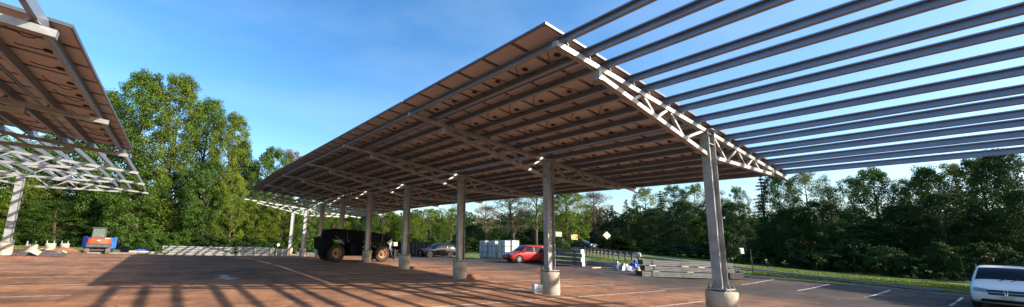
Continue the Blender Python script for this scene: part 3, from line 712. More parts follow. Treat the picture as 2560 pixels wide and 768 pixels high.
# excavator seen from behind (local +y forward)
def excavator(loc, rz):
    t = thing('mini_excavator', 'orange compact excavator seen from behind with a dark glazed cab', 'excavator', loc, rz)
    for s in (-1, 1):
        b = MB(); prof = []
        for k in range(20):
            a = 2*PI*k/20; prof.append((math.cos(a)*.22+(.85 if math.cos(a) > 0 else -.85), .23+math.sin(a)*.22))
        b.prism(prof, s*.78-.17, s*.78+.17, 'X')
        for k in range(13):
            y = -.95+k*.155
            for z in (.02, .44): b.box((s*.78, y, z), (.36, .06, .04))
        for z in (.12, .23, .34): b.box((s*.78, -1.09+abs(z-.23)*.3, z), (.36, .03, .05))
        b.build('track', M['track'], t)
    b = MB(); b.box((0, 0, .36), (1.3, 1.2, .22)); b.tube([(0, 0, .44), (0, 0, .62)], .42, 20); b.build('undercarriage', M['grey'], t)
    b = MB(); b.prism([(-.92, .58), (.92, .58), (.98, .95), (-.98, .95)], -1.05, .9); b.build('lower_counterweight', M['grey'], t, bevel=.05)
    b = MB(); n = 12; top = [(-.90, -.85), (-.70, -1.05), (0, -1.14), (.70, -1.05), (.90, -.85), (.90, .5), (-.90, .5)]
    vs = [(x, y, .953) for x, y in top]+[(x*.93, y*.93, 1.42) for x, y in top]; m_ = len(top)
    b.add(vs, [(i, (i+1) % m_, m_+(i+1) % m_, m_+i) for i in range(m_)]+[tuple(range(m_))[::-1], tuple(range(m_, 2*m_))]); b.build('engine_hood', M['orange'], t, bevel=.03)
    b = MB(); b.box((.0, -1.075, 1.26), (.26, .02, .06)); b.build('hood_label', M['white'], t)
    for x in (-.5, .05, .55):
        b = MB(); b.box((x, -1.06, .74), (.08, .04, .06)); b.build('reflector', M['signw'], t)
    cab = MB()
    for x in (-.62, .38):
        for y in (-.45, .75): cab.beam((x, y, 1.42), (x*.96, y, 2.42), .07, .07, up=(0, 1, 0))
    cab.box((-.12, .15, 2.46), (1.18, 1.40, .09)); cab.box((-.12, -.45, 1.50), (1.0, .06, .18)); cab.box((-.12, .15, 1.44), (1.06, 1.3, .05))
    co = cab.build('cab', M['grey'], t, bevel=.012)
    b = MB(); b.box((-.12, -.46, 2.0), (.92, .012, .84)); b.build('window', M['glass_cab'], co)
    b = MB(); b.box((-.12, .76, 2.0), (.92, .012, .84)); b.build('window', M['glass_cab'], co)
    b = MB(); b.box((-.12, .1, 1.62), (.48, .5, .12)); b.box((-.12, -.15, 1.9), (.46, .12, .55)); b.build('seat', M['black'], co)
    b = MB(); b.box((.18, -.40, 2.0), (.22, .03, .7)); b.build('cab_panel', M['signw'], co)
    b = MB(); b.box((.62, -.55, 1.46), (.42, .35, .10)); b.build('tool_tray', M['wood'], t)
    b = MB(); b.beam((.15, .95, .9), (.15, 2.1, 2.0), .2, .28); b.beam((.15, 2.1, 2.0), (.15, 2.9, 1.2), .18, .24); b.beam((.15, 2.9, 1.2), (.15, 2.7, .2), .16, .2); b.box((.15, 2.6, .2), (.6, .5, .4)); b.build('digging_arm', M['orange'], t)
    b = MB(); b.box((0, 1.25, .25), (1.9, .08, .4)); b.build('dozer_blade', M['grey'], t)
    return t
M['glass_cab'] = mat('cab_glass', (.10, .14, .125), .08, 0, .25, 2, coat=.6)
E0 = ground_at(240, 634); excavator((E0.x, E0.y+.9, TZ(E0.x, E0.y)), math.radians(4))
# blue roll-off trailer behind
q0 = Vector((E0.x-.22, E0.y+3.2, 0)); zt = TZ(q0.x, q0.y)
t = thing('blue_dumpster', 'blue open-topped dumpster trailer right behind the excavator', 'dumpster', (q0.x, q0.y, zt), math.radians(2))
b = MB()
for s in (-1, 1): b.prism([(-.75, .45), (.7, .45), (.85, 1.55), (-.9, 1.55)], s*1.22-.04, s*1.22+.04, 'X')
b.box((0, -.78, 1.0), (2.4, .08, 1.05)); b.box((0, .75, 1.0), (2.4, .08, 1.05)); b.box((0, 0, .48), (2.4, 1.4, .08))
b.build('body', M['blue'], t)
for s in (-1, 1):
    b = MB(); b.beam((s*1.24, -.92, 1.58), (s*1.24, .9, 1.58), .12, .08)
    for y in (-.6, 0, .6): b.beam((s*1.30, y, .5), (s*1.30, y, 1.56), .07, .07, up=(1, 0, 0))
    b.build('rim_rail', M['blue'], t)
for s in (-1, 1):
    for y in (-.35, .4): wheel(t, s*1.0, y, .33, .22, s, M['grey'], 5).rotation_euler = (0, 0, PI/2)

# left: pipes, carton and bin
def pipes(loc, rz, n, L, label):
    t = thing('pipe_bundle', label, 'pipe bundle', loc, rz)
    for i in range(n):
        b = MB(); r = .07; y = (i % 4)*.15+(.07 if i >= 4 else 0); z = r+(i//4)*.125
        b.tube([(-L/2+.2*(i % 3), y, z), (L/2+.15*(i % 2), y, z)], r, 12); b.build('pipe', M['grey'], t, smooth=False)
    return t
p = ground_at(100, 641); pipes((p.x, p.y, TZ(p.x, p.y)), math.radians(3), 7, 2.2, 'bundle of dark grey pipes lying in front of the pier stubs')
p = ground_at(97, 641); b = MB(); b.box((0, 0, .0), (.42, .4, .26), tilt=Matrix.Rotation(.5, 3, 'Y')); b.box((.2, 0, .2), (.3, .38, .02), tilt=Matrix.Rotation(-.4, 3, 'Y'))
tag(b.build('cardboard_box', M['card'], None, (p.x-.1, p.y-.3, TZ(p.x, p.y)+.30)), 'crushed open cardboard carton on top of the dark pipes', 'cardboard box')
p = ground_at(152, 636); b = MB(); b.box((0, 0, .08), (.5, .4, .14), tilt=Matrix.Rotation(.2, 3, 'X')); b.box((.2, .1, .2), (.3, .3, .05), tilt=Matrix.Rotation(.5, 3, 'Y'))
tag(b.build('foam_block', M['card'], None, (p.x, p.y, TZ(p.x, p.y))), 'tan broken block lying at the right end of the pipes', 'debris')
p = ground_at(311, 632); t = thing('storage_bin', 'dark square bin right of the excavator against the hedge', 'bin', (p.x, p.y, TZ(p.x, p.y)))
b = MB(); b.prism([(-.36, 0), (.36, 0), (.40, .62), (-.40, .62)], -.4, .4); b.build('body', M['dumpster'], t, bevel=.02)
b = MB(); b.box((0, 0, .645), (.86, .86, .05)); b.build('lid', M['dumpster'], t, bevel=.01)
def long_beam(a, b_, w, h, m, name, label, cat, z=0):
    A_, B_ = Vector((a.x, a.y, TZ(a.x, a.y)+h/2+z)), Vector((b_.x, b_.y, TZ(b_.x, b_.y)+h/2+z)); q = MB(); q.beam(A_, B_, w, h); return tag(q.build(name, m, bevel=.01), label, cat)
long_beam(ground_at(318, 630), ground_at(404, 633), .25, .16, M['conc'], 'timber_sleeper', 'pale long timber on the ground left of the steel stacks', 'timber')
def crumple(loc, sx, sy, sz, m, name, label, cat, seed=1):
    rnd = random.Random(seed); b = MB(); n, g = 18, 8; vs = [(0, 0, sz)]; fs = []
    for j in range(1, g+1):
        t_ = j/g
        for k in range(n):
            a = 2*PI*k/n; r = t_*(1+.18*rnd.uniform(-1, 1)); vs.append((math.cos(a)*r*sx, math.sin(a)*r*sy, max(.01, sz*(1-t_**2.2)*(1+.45*rnd.uniform(-1, 1)))))
    for k in range(n): fs.append((0, 1+k, 1+(k+1) % n))
    for j in range(g-1):
        for k in range(n): a = 1+j*n; fs.append((a+k, a+n+k, a+n+(k+1) % n, a+(k+1) % n))
    b.add(vs, fs); return tag(b.build(name, m, None, loc), label, cat)
p = ground_at(352, 628); crumple((p.x, p.y, TZ(p.x, p.y)), .8, .3, .22, M['tarp'], 'blue_tarp', 'small crumpled blue tarp left of the white steel stacks', 'tarp', 4)

# steel beam stacks at the far edge: C sections, each beam a thing of its own
def cbeam(L, h=.15, w=.16):
    b = MB(); b.prism([(0, 0), (w, 0), (w, .012), (.012, .012), (.012, h-.012), (w, h-.012), (w, h), (0, h)], 0, L, 'X') if False else None
    prof = [(0, 0), (w, 0), (w, .014), (.014, .014), (.014, h-.014), (w, h-.014), (w, h), (0, h)]
    n = 8; vs = [(x, y, z) for x in (-L/2, L/2) for y, z in prof]
    b.add(vs, [(i, (i+1) % n, n+(i+1) % n, n+i) for i in range(n)]+[tuple(range(n)), tuple(range(n, 2*n))]); return b.mesh('steel_beam', M['galv'])
def beam_stack(pa, pb, layers, per, gap, label, group, jit=.0, hb=.13, seed=1):
    gap = gap+.02; hb = .135
    rnd = random.Random(seed); a, b_ = ground_at(*pa), ground_at(*pb); L = (b_-a).length; c = (a+b_)/2; rz = math.atan2(b_.y-a.y, b_.x-a.x)
    me = cbeam(L, hb)
    d = Vector((math.cos(rz), math.sin(rz), 0)); nn = Vector((-d.y, d.x, 0)); zt = TZ(c.x, c.y)
    for k in range(layers):
        for j in range(per):
            z = zt+.06+k*(hb+gap); q = c+nn*(j*.22+jit*rnd.uniform(-1, 1)*.5)+d*jit*rnd.uniform(-1, 1)
            o = link('steel_beam', me, None, (q.x, q.y, z)); o.rotation_euler = (0, 0, rz+jit*.02*rnd.uniform(-1, 1)); tag(o, label, 'steel beam', group)
    for k in range(layers):
        for s in (-.42, 0, .42):
            q = c+d*L*s; bb = MB(); bb.box((0, .2, 0), (.09, .6, gap if k else .06)); z = zt+(.03 if k == 0 else .06+k*(hb+gap)-gap/2)
            o = bb.build('dunnage_block', M['wood'], None, (q.x, q.y, z)); o.rotation_euler = (0, 0, rz); tag(o, 'short timber spacer between layers of the '+group, 'timber spacer', 'spacers in the '+group)
beam_stack((407, 635), (583, 637.5), 5, 2, .045, 'white galvanised beam in the long leftmost stack before the hedge', 'longest white beam stack', .25, .13, 2)
beam_stack((590, 637.5), (684, 638.5), 5, 2, .05, 'white galvanised beam in the middle stack before the hedge', 'middle white beam stack', .02, .145, 3)
beam_stack((688, 638.5), (722, 639), 4, 2, .05, 'short pale beam in the small stack right of the middle stack', 'short pale beam stack', .03, .12, 4)
beam_stack((740, 639), (800, 640), 2, 2, .04, 'pale beam on the low pile behind the far columns', 'low beam pile behind the columns', .1, .12, 5)
for (px_, lb) in ((602, 'upright galvanised stake at the left end of the middle beam stack'), (680, 'upright galvanised stake at the right end of the middle beam stack')):
    p = ground_at(px_, 638); b = MB(); b.tube([(0, 0, 0), (0, 0, 1.15)], .035, 8); tag(b.build('stake', M['galv'], None, (p.x, p.y-.12, TZ(p.x, p.y))), lb, 'stake')
p = ground_at(700, 636.5); t = thing('small_sign', 'small blank white sign on a post behind the short beam stack', 'sign', (p.x, p.y+1.6, TZ(p.x, p.y+1.6)))
b = MB(); b.tube([(0, 0, 0), (0, 0, 1.5)], .03, 8); b.build('post', M['galv'], t); b = MB(); b.box((0, -.04, 1.33), (.32, .012, .38)); b.build('sign_plate', M['white'], t)

# dark dumpster by the black suv
p = ground_at(1050, 641); t = thing('dumpster', 'dark ribbed roll-off dumpster left of and behind the black suv', 'dumpster', (p.x+1.5, p.y+2.6, TZ(p.x, p.y)), math.radians(-6))
b = MB()
for y in (-1.2, 1.2): b.box((0, y, 1.05), (7.6, .08, 1.7))
for x in (-3.8, 3.8): b.box((x, 0, 1.05), (.08, 2.4, 1.7))
b.box((0, 0, .2), (7.6, 2.4, .12)); b.build('body', M['dumpster'], t)
b = MB()
for k in range(13): b.box((-3.6+k*.6, -1.29, 1.05), (.14, .1, 1.7))
b.beam((-3.85, -1.27, 1.93), (3.85, -1.27, 1.93), .16, .1); b.build('rib', M['dumpster'], t)

# wrapped cartons of modules, three high
cols_px = [(1213, 646.5, 1.0, 1.0), (1238, 647.5, 1.15, 1.1), (1263, 648.5, 1.1, 1.1), (1281, 647.5, 1.1, 1.1)]
nm = ('leftmost', 'second from left', 'third from left', 'rightmost, behind the red minivan')
for i, (px_, py_, w_, d_) in enumerate(cols_px):
    p = ground_at(px_, py_); hts = [.70, .70, .68]; z = TZ(p.x, p.y)+.10
    pal = MB()
    for k in range(3): pal.box((0, -.4*d_+k*.4*d_, .05), (w_, .1, .1))
    tag(pal.build('pallet', M['wood'], None, (p.x+.5, p.y+.5, z-.10)), 'wooden pallet under the carton stack that is '+nm[i], 'pallet')
    for k, h_ in enumerate(hts):
        b = MB(); b.box((0, 0, h_/2), (w_*1.08, d_*1.05, h_-.05))
        b2 = b.build('carton', M['wrap'], None, (p.x+.5+random.uniform(-.03, .03), p.y+.5, z), bevel=.02); tag(b2, ('bottom', 'middle', 'top')[k]+' wrapped white carton of the stack that is '+nm[i], 'carton', 'stacked white module cartons')
        s_ = MB(); s_.box((0, 0, h_*.5), (w_*1.125, .03, h_-.01)); s_.build('strap', M['grey'], b2); z += h_
p = ground_at(1207, 648); t = thing('hand_truck', 'dark hand truck standing left of the white cartons', 'hand truck', (p.x, p.y, TZ(p.x, p.y)))
b = MB(); b.tube([(-.2, 0, .1), (-.2, .1, 1.35), (.2, .1, 1.35), (.2, 0, .1)], .03, 6); b.box((0, -.2, .04), (.5, .4, .04)); b.build('frame', M['black'], t)
for s in (-1, 1): wheel(t, s*.28, 0, .13, .06, 1, M['grey'], 5).rotation_euler = (0, 0, PI/2)

# purlin bundles beyond the second column (run along the row, ends toward us in the sun)
def purlin_bundle(loc, rz, L, W_, Hh, n, label, group=None, m=None):
    t = thing('purlin_bundle', label, 'steel bundle', loc, rz, group); m = m or M['stack']; h_ = Hh/n
    for k in range(n):
        b = MB(); prof = [(-W_/2, .012), (W_/2, .012), (W_/2, h_-.004), (-W_/2, h_-.004)]
        b.box((0, 0, k*h_+h_/2), (L, W_-.03, h_*.80)); b.box((0, .012, k*h_+h_*.12), (L, W_, h_*.10)); b.box((0, .012, k*h_+h_*.88), (L, W_, h_*.10))
        b.box((0, -W_/2-.006, k*h_+h_*.12), (L, .012, h_*.12)); b.box((0, -W_/2-.006, k*h_+h_*.88), (L, .012, h_*.12))
        for s in (-1, 1):
            for j in range(3): b.box((s*(L/2+.004), -W_/2+W_*(j+.5)/3, k*h_+h_/2), (.012, W_*.26, h_*.55), mi=1)
        b.build('purlin', [m, M['black']], t)
    for s in (-.4, .4):
        b = MB(); b.box((L*s, 0, Hh/2), (.03, W_+.05, Hh+.012)); b.build('strap', M['black'], t)
    return t
pc = ground_at(1458, 667); zt = TZ(pc.x, pc.y)
for k in range(4):
    z = zt+.06+k*.37
    lb = ('bottom', 'second', 'third', 'top')[k]+' bundle of the steel stack with sunlit white ends near the guardrail'
    t = purlin_bundle((pc.x+.25, pc.y+3.6, z), PI/2, 6.8, .42, .31, 1, lb, 'bundles stacked beyond the second column')
    e = MB(); e.box((-3.43, (.06 if k % 2 else -.05), .15), (.05, .46 if k % 2 else .36, .345)); e.box((-3.46, 0, .15), (.02, .16, .06), mi=1); e.build('lit_end_or_cap', [M['white'], M['black']], t)  # bare channel ends; white plates stand in for sunlight on them
    if k:
        for x in (-2.5, 0, 2.5):
            b = MB(); b.box((pc.x+.25, pc.y+3.6+x, z-.030), (.44, .1, .05)); tag(b.build('dunnage_block', M['grey']), 'dark spacer in the stack with the white ends', 'timber spacer', 'spacers in the white ended stack')
long_beam(ground_at(1470, 661.5), ground_at(1546, 668), .3, .35, M['galv_old'], 'steel_beam', 'single grey beam lying between the white ended stack and the plastic', 'steel beam')
long_beam(ground_at(1480, 671), ground_at(1503, 670.5), .12, .09, M['wood'], 'plank', 'short tan plank on the asphalt in front of the single grey beam', 'plank')
p = ground_at(1565, 677); crumple((p.x, p.y, TZ(p.x, p.y)), 1.0, .5, .42, M['plastic'], 'plastic_sheet', 'heap of crumpled clear plastic left of the blue tarp', 'plastic wrap', 9)
p = ground_at(1543, 672); crumple((p.x, p.y, TZ(p.x, p.y)), .35, .3, .62, M['plastic'], 'plastic_bag', 'upright whitish plastic bag at the left of the plastic heap', 'plastic wrap', 11)
p = ground_at(1588, 674); crumple((p.x, p.y, TZ(p.x, p.y)), .65, .45, .62, M['tarp'], 'blue_tarp', 'crumpled blue tarp at the left end of the long purlin stack', 'tarp', 5)
p = ground_at(1595, 678); b = MB(); b.box((0, 0, .17), (.3, .28, .34)); tag(b.build('carton', M['card'], None, (p.x, p.y, TZ(p.x, p.y)), bevel=.01), 'small yellowish carton under the blue tarp by the purlin stack', 'carton')
# long stack
A1, B1 = ground_at(1606, 691), ground_at(1850, 698); dr = Vector((B1.x-A1.x, B1.y-A1.y, 0)); LL = dr.length; rz1 = yaw_to(dr); dr.normalize(); nn = Vector((-dr.y, dr.x, 0)); mid = (A1+B1)/2; zt = TZ(mid.x, mid.y)
purlin_bundle((mid.x+nn.x*.35, mid.y+nn.y*.35, zt+.08), rz1, LL, .7, .34, 3, 'bottom bundle of the long grey purlin stack beside the kerb', 'long purlin stack')
m2 = mid+nn*.45+dr*.1
purlin_bundle((m2.x, m2.y, zt+.47), rz1, LL*.93, .55, .32, 3, 'middle bundle of the long grey purlin stack beside the kerb', 'long purlin stack')
purlin_bundle((m2.x-dr.x*.1, m2.y-dr.y*.1, zt+.85), rz1, LL*.93, .5, .34, 3, 'top bundle of the long grey purlin stack beside the kerb', 'long purlin stack')
for k, (s, z) in enumerate(((-.38, .80), (-.05, .80), (.12, .80), (.36, .80), (-.35, .43), (0, .43), (.3, .43))):
    q = m2+dr*LL*s; b = MB(); b.box((0, 0, .0), (.5, .5, .055)); o = b.build('dunnage_block', M['card'], None, (q.x, q.y, zt+z+.018)); o.rotation_euler = (0, 0, rz1); tag(o, 'tan spacer block between bundles of the long purlin stack', 'timber spacer', 'spacers in the long purlin stack')
for i, (px_, py_, z, L_, W_, H_, n_, lb) in enumerate(((1838, 699, 0, 2.2, .9, .42, 4, 'low short bundle with open ends at the right of the long stack'), (1862, 698, 0, 1.6, .35, .5, 4, 'narrow upright bundle at the far right end of the long stack'),
        (1842, 697, .46, 1.8, .95, .26, 2, 'short bundle lying on top of the low open ended bundle'))):
    p = ground_at(px_, py_); purlin_bundle((p.x+.5, p.y+.9, TZ(p.x, p.y)+.03+z), math.radians(62), L_, W_, H_, n_, lb, None)

# white insulated box by the second pier
p = ground_at(1357, 735); t = thing('white_box', 'small white lidded box with recessed front beside the second pier', 'box', (p.x-.02, p.y+.16, 0), math.radians(-30))
b = MB(); b.box((0, 0, .15), (.52, .36, .30)); b.build('body', M['white'], t, bevel=.012)
b = MB(); b.box((0, 0, .34), (.56, .40, .075)); b.build('lid', M['white'], t, bevel=.012)
b = MB(); b.box((0, -.183, .17), (.38, .012, .16)); b.build('front_panel', M['wrap'], t, bevel=.004)
b = MB(); b.box((0, -.19, .075), (.34, .016, .03)); b.build('slot', M['black'], t)
b = MB(); b.box((.263, 0, .22), (.01, .10, .05)); b.build('latch', M['grey'], t)

# ------------------------------------------------------------------ signs and guardrail
def post_sign(label, base, h, lean=0, heading=0):
    t = thing('road_sign', label, 'sign', base, heading); b = MB(); b.beam((0, 0, -.2), (0, 0, h), .09, .05); b.build('post', M['signw'], t); return t
vdir = lambda p: math.atan2(-p.y, -p.x)
p = ground_at(1520, 640); zt_ = top_z(1520, 578, p)-p.z
t = post_sign('diamond warning sign seen from its pale back, beside the guardrail', p, zt_, 0, math.radians(-20)); t.scale = (1.2, 1, 1)
b = MB(); s_ = .47; zc_ = zt_-.50
b.prism([(-s_, zc_), (0, zc_-s_), (s_, zc_), (0, zc_+s_)], .03, .04, 'Y'); b.build('sign_plate', M['signw'], t, bevel=.003)
def up_plate(t, w, h, zc, y, m, x=0): b = MB(); b.box((x, y, zc), (w, .012, h)); return b.build('sign_plate', m, t)
p = along(1439, 57); zt_ = top_z(1439, 587, p)-p.z
t = post_sign('yellow chevron sign on twin posts in front of the dark pickup', p, zt_, 0, math.radians(-18)); t.scale = (1.15, 1, 1)
b = MB(); b.beam((-.30, 0, -.2), (-.30, 0, zt_), .05, .05); b.build('post', M['signw'], t)
up_plate(t, .62, .78, zt_-.36, -.04, M['signy'], -.02); up_plate(t, .26, .70, zt_-.38, -.05, M['signw'], -.52)
b = MB(); zc_ = zt_-.36
for sg in (-1, 1): b.beam((-.0, -.055, zc_+sg*.30), (.20, -.055, zc_), .012, .12, up=(.6, 0, sg*.8) )
b.build('chevron', M['black'], t)
p = along(1402, 52); zt_ = top_z(1402, 580, p)-p.z
t = post_sign('grey-green back of a square sign just right of the second column', p, zt_, 0, math.radians(-20)); up_plate(t, .95, .65, zt_-.32, -.04, M['signw'], -.3)
p = along(1409, 55); zt_ = top_z(1409, 598, p)-p.z
t = post_sign('short post with two small pale plates below the square sign', p, zt_, 0, vdir(p)+PI/2); up_plate(t, .35, .28, zt_-.14, -.04, M['signw']); up_plate(t, .35, .22, zt_-.5, -.04, M['signw'])
p = ground_at(1863, 687); zt_ = top_z(1857, 620, p)-p.z
t = post_sign('leaning post with two white parking sign plates by the grey stacks', p, zt_, 0); t.rotation_euler = (0, math.radians(-3), math.radians(-30))
up_plate(t, .22, .40, zt_-.2, .03, M['signw'], -.05); up_plate(t, .26, .42, zt_-.24, -.03, M['white'], .03)
p = ground_at(1883, 684); zt_ = top_z(1878, 622, p)-p.z
b = MB(); b.beam((0, 0, -.2), (-.1, 0, zt_), .045, .035); tag(b.build('bare_post', M['rust'], None, p), 'thin bare metal post on the grass right of the white parking sign', 'post')
# guardrail
gpx = [(1592, 654.0), (1560, 647), (1530, 643.5), (1508, 641), (1490, 638.5), (1473, 636), (1458, 634), (1446, 632), (1434, 630.5), (1423, 629), (1412, 628)]
gp = []
for i, (x, y) in enumerate(gpx):
    d = 38.5+(i/10)*20; q = along(x, d); gp.append(q)
t = thing('guardrail', 'rusty brown guardrail with pale blocks running up the road bank', 'guardrail', gp[0])
g0 = gp[0]
b = MB()
for a, c in zip(gp[:-1], gp[1:]):
    for z, hh in ((.54, .12), (.66, .10), (.78, .12)):
        u = (c-a).normalized(); nrm = Vector((-u.y, u.x, 0)); off = nrm*(.03 if hh < .06 else 0)
        b.beam(a-g0+Vector((0, 0, z))+off, c-g0+Vector((0, 0, z))+off, .03, hh)
b.build('rail', M['rust'], t)
allp = []
for a, c in zip(gp[:-1], gp[1:]): allp += [a, (a+c)/2]
for q in allp:
    b = MB(); r = q-g0; b.beam(r+Vector((-.12, -.18, -.2)), r+Vector((-.12, -.18, .80)), .12, .16, up=(1, 0, 0)); po = b.build('post', M['rust'], t)
    b = MB(); b.box(r+Vector((-.12, -.34, .58)), (.24, .12, .30)); b.build('spacer_block', M['conc'], t)
b = MB(); b.lathe([(.28, .42), (.28, .80), (.2, .82)], c=(-.1, -.1, 0), n=20); b.build('lit_end_or_cap', M['signw'], t)

# ------------------------------------------------------------------ trees
def tree_mesh_pair(kind, seed, Ht=16.0, W=4.5):
    rnd = random.Random(seed); nr = np.random.RandomState(seed)
    tr = MB(); puffs = []
    conf = dict(tall=(26, .16), broad=(26, .16), open=(20, .14), conifer=(0, .12), sparse=(24, .10), bush=(14, .06))[kind]
    r0 = Ht*.018 if kind != 'bush' else .08
    if kind == 'conifer':
        tr.tube([(0, 0, -.3), (0, 0, Ht*.5), (0, 0, Ht*.98)], [r0, r0*.6, .03], 8)
        nl = 26
        for k in range(nl):
            t_ = k/(nl-1); z = Ht*(.05+.92*t_); R = W*(1-t_)**.75*.95+.22; nb = 7 if t_ < .7 else 5
            for j in range(nb):
                a = rnd.uniform(0, 2*PI); rr = R*rnd.uniform(.6, 1.12)
                tip = Vector((math.cos(a)*rr, math.sin(a)*rr, z-rr*.22))
                if rr > .8: tr.tube([(0, 0, z), tip], [.03, .01], 4, cap=False)
                for u in (.35, .65, .95):
                    c = Vector((0, 0, z)).lerp(tip, u); puffs.append((c, rr*.24+.10, .16+rr*.05))
    else:
        lo = {'tall': .12, 'broad': .16, 'open': .28, 'sparse': .25, 'bush': .02}[kind]
        lean = Vector((rnd.uniform(-.5, .5), rnd.uniform(-.5, .5), 0))
        pts = [Vector((0, 0, -.4)), Vector((0, 0, Ht*.25))+lean*.3, Vector((0, 0, Ht*.55))+lean, Vector((0, 0, Ht*.9))+lean*1.3]
        tr.tube(pts, [r0*1.3, r0, r0*.55, .04], 9)
        nl = conf[0]
        if kind in ('tall', 'broad', 'bush', 'open'):
            lobes = [(rnd.uniform(0, 2*PI), rnd.uniform(.1, .95), rnd.uniform(.15, .38)) for _ in range(7)]
            npf = {'tall': 270, 'broad': 185, 'open': 100, 'bush': 60}[kind]; z0 = Ht*{'tall': .06, 'broad': .07, 'open': .16, 'bush': 0}[kind]
            for k in range(npf):
                t_ = (k+rnd.random())/npf; t_ = t_**.9; a = k*2.39996+rnd.uniform(-.5, .5)
                env = (math.sin(PI*(.16+.80*t_)))**.62 if kind != 'bush' else math.sqrt(max(.02, 1-t_**2.2))
                for (la, lt, lr) in lobes:
                    env += lr*math.exp(-((t_-lt)/.12)**2)*max(0, math.cos(a-la))**2
                env -= .16*max(0, math.sin(t_*23+a*1.7))
                R = W*.86*env*(1 if rnd.random() < .72 else rnd.uniform(.3, .85)); z = z0+(Ht*.98-z0)*t_
                c = Vector((math.cos(a)*R, math.sin(a)*R, z))+lean*t_
                pr = W*rnd.uniform(.11, .23)*(1 if t_ < .85 else .8); puffs.append((c, pr, pr*rnd.uniform(.6, .95)))
                if k % 4 == 0 and kind != 'bush' and t_ > .1:
                    b0 = Vector((lean.x*t_, lean.y*t_, max(Ht*.12, z-R*.7))); tr.tube([b0, b0.lerp(c, .55)+Vector((0, 0, .2)), c], [r0*.35*(1-t_*.6)+.02, r0*.2*(1-t_)+.015, .01], 5, cap=False)
            nl = 0
        for k in range(nl):
            t_ = (k+.5)/nl; z0 = Ht*(lo+(.86-lo)*t_*.92); a = k*2.4+rnd.uniform(-.4, .4)
            env = math.sin(min(1, (.18+t_*.85))*PI)**.6 if kind != 'bush' else (1-t_*.5)
            L = W*env*rnd.uniform(.72, 1.12)
            base = pts[1].lerp(pts[2], min(1, max(0, (z0/Ht-.25)/.3))) if z0 < Ht*.55 else pts[2].lerp(pts[3], (z0/Ht-.55)/.35)
            base = Vector((base.x, base.y, z0)); d = Vector((math.cos(a), math.sin(a), rnd.uniform(.25, .8)+t_*.5)).normalized()
            m_ = base+d*L*.55+Vector((0, 0, .1)); e = base+d*L+Vector((rnd.uniform(-.4, .4), rnd.uniform(-.4, .4), -.04*L))
            tr.tube([base, m_, e], [r0*.38*(1-t_*.6)+.02, r0*.2*(1-t_*.6)+.015, .012], 5, cap=False)
            for u, s in ((.5, .9), (.8, 1.0), (1.02, .85)):
                c = base.lerp(m_, u*2) if u < .5 else m_.lerp(e, (u-.5)*2)
                for _ in range(2 if kind != 'sparse' else 1):
                    c2 = c+Vector((rnd.uniform(-1, 1), rnd.uniform(-1, 1), rnd.uniform(-.5, .8)))*W*.19
                    puffs.append((c2, W*rnd.uniform(.15, .25)*s, W*rnd.uniform(.10, .16)*s))
                    if kind in ('open', 'sparse'): tr.tube([c, c2], [.03, .008], 4, cap=False)
            if kind in ('sparse',):
                for _ in range(9 if kind == 'sparse' else 4):
                    s0 = base.lerp(e, rnd.uniform(.3, 1)); tr.tube([s0, s0+Vector((rnd.uniform(-1, 1), rnd.uniform(-1, 1), rnd.uniform(0, 1.3)))*W*.26], [.022, .006], 3, cap=False)
        for _ in range(5): puffs.append((pts[3]+Vector((rnd.uniform(-1, 1)*W*.2, rnd.uniform(-1, 1)*W*.2, rnd.uniform(-.06, .05)*Ht)), W*.18, W*.14))
    # leaves
    dens = {'tall': 150, 'broad': 150, 'open': 125, 'conifer': 20, 'sparse': 85, 'bush': 110}[kind]
    ls = {'tall': .118, 'broad': .112, 'open': .105, 'conifer': .085, 'sparse': .095, 'bush': .09}[kind]
    C = []; 
    for (c, rh, rv) in puffs:
        n = int(dens*(1 if kind != 'conifer' else (.6+rh)))
        u = nr.normal(size=(n, 3)); u /= np.linalg.norm(u, axis=1)[:, None]; rad = nr.uniform(.45, 1.08, n)[:, None]
        P = u*rad*np.array([rh, rh, rv])*1.15+np.array(c); C.append(np.concatenate([P, u], axis=1))
    C = np.concatenate(C); P = C[:, :3]; U = C[:, 3:]; n = len(P)
    nrm = U*.6+nr.normal(size=(n, 3))*.6+np.array([0, 0, .45]); nrm /= np.linalg.norm(nrm, axis=1)[:, None]
    t1 = np.cross(nrm, nr.normal(size=(n, 3))); t1 /= np.linalg.norm(t1, axis=1)[:, None]; t2 = np.cross(nrm, t1)
    sz = ls*nr.uniform(.6, 1.35, n)[:, None]
    q = np.stack([P-t1*sz, P-t2*sz*.6+nrm*sz*.15, P+t1*sz, P+t2*sz*.6+nrm*sz*.15], axis=1).reshape(-1, 3)
    me = bpy.data.meshes.new('crown'); me.vertices.add(4*n); me.vertices.foreach_set('co', q.ravel()); me.loops.add(4*n); me.loops.foreach_set('vertex_index', np.arange(4*n, dtype=np.int32))
    me.polygons.add(n); me.polygons.foreach_set('loop_start', np.arange(0, 4*n, 4, dtype=np.int32)); me.polygons.foreach_set('loop_total', np.full(n, 4, dtype=np.int32)); me.update(); me.validate()
    tm = tr.mesh('trunk', M['bark'], smooth=True)
    return tm, me, Ht, W
PROTO = {}
def proto(kind, leafm, v):
    k = (kind, leafm, v)
    if k not in PROTO:
        base = (kind, v)
        if base not in PROTO: PROTO[base] = tree_mesh_pair(kind, hash_seed(kind)+v*13, {'bush': 3.0, 'tall': 23.0}.get(kind, 16.0), {'tall': 5.2, 'broad': 4.6, 'open': 4.2, 'conifer': 2.8, 'sparse': 4.4, 'bush': 2.2}[kind])
        tm, cm, h, w = PROTO[base]; c2 = cm.copy(); c2.materials.clear(); c2.materials.append(M[leafm]); PROTO[k] = (tm, c2, h, w)
    return PROTO[k]
def hash_seed(s): return sum(ord(c)*(i+3) for i, c in enumerate(s))
_cnt = [0]
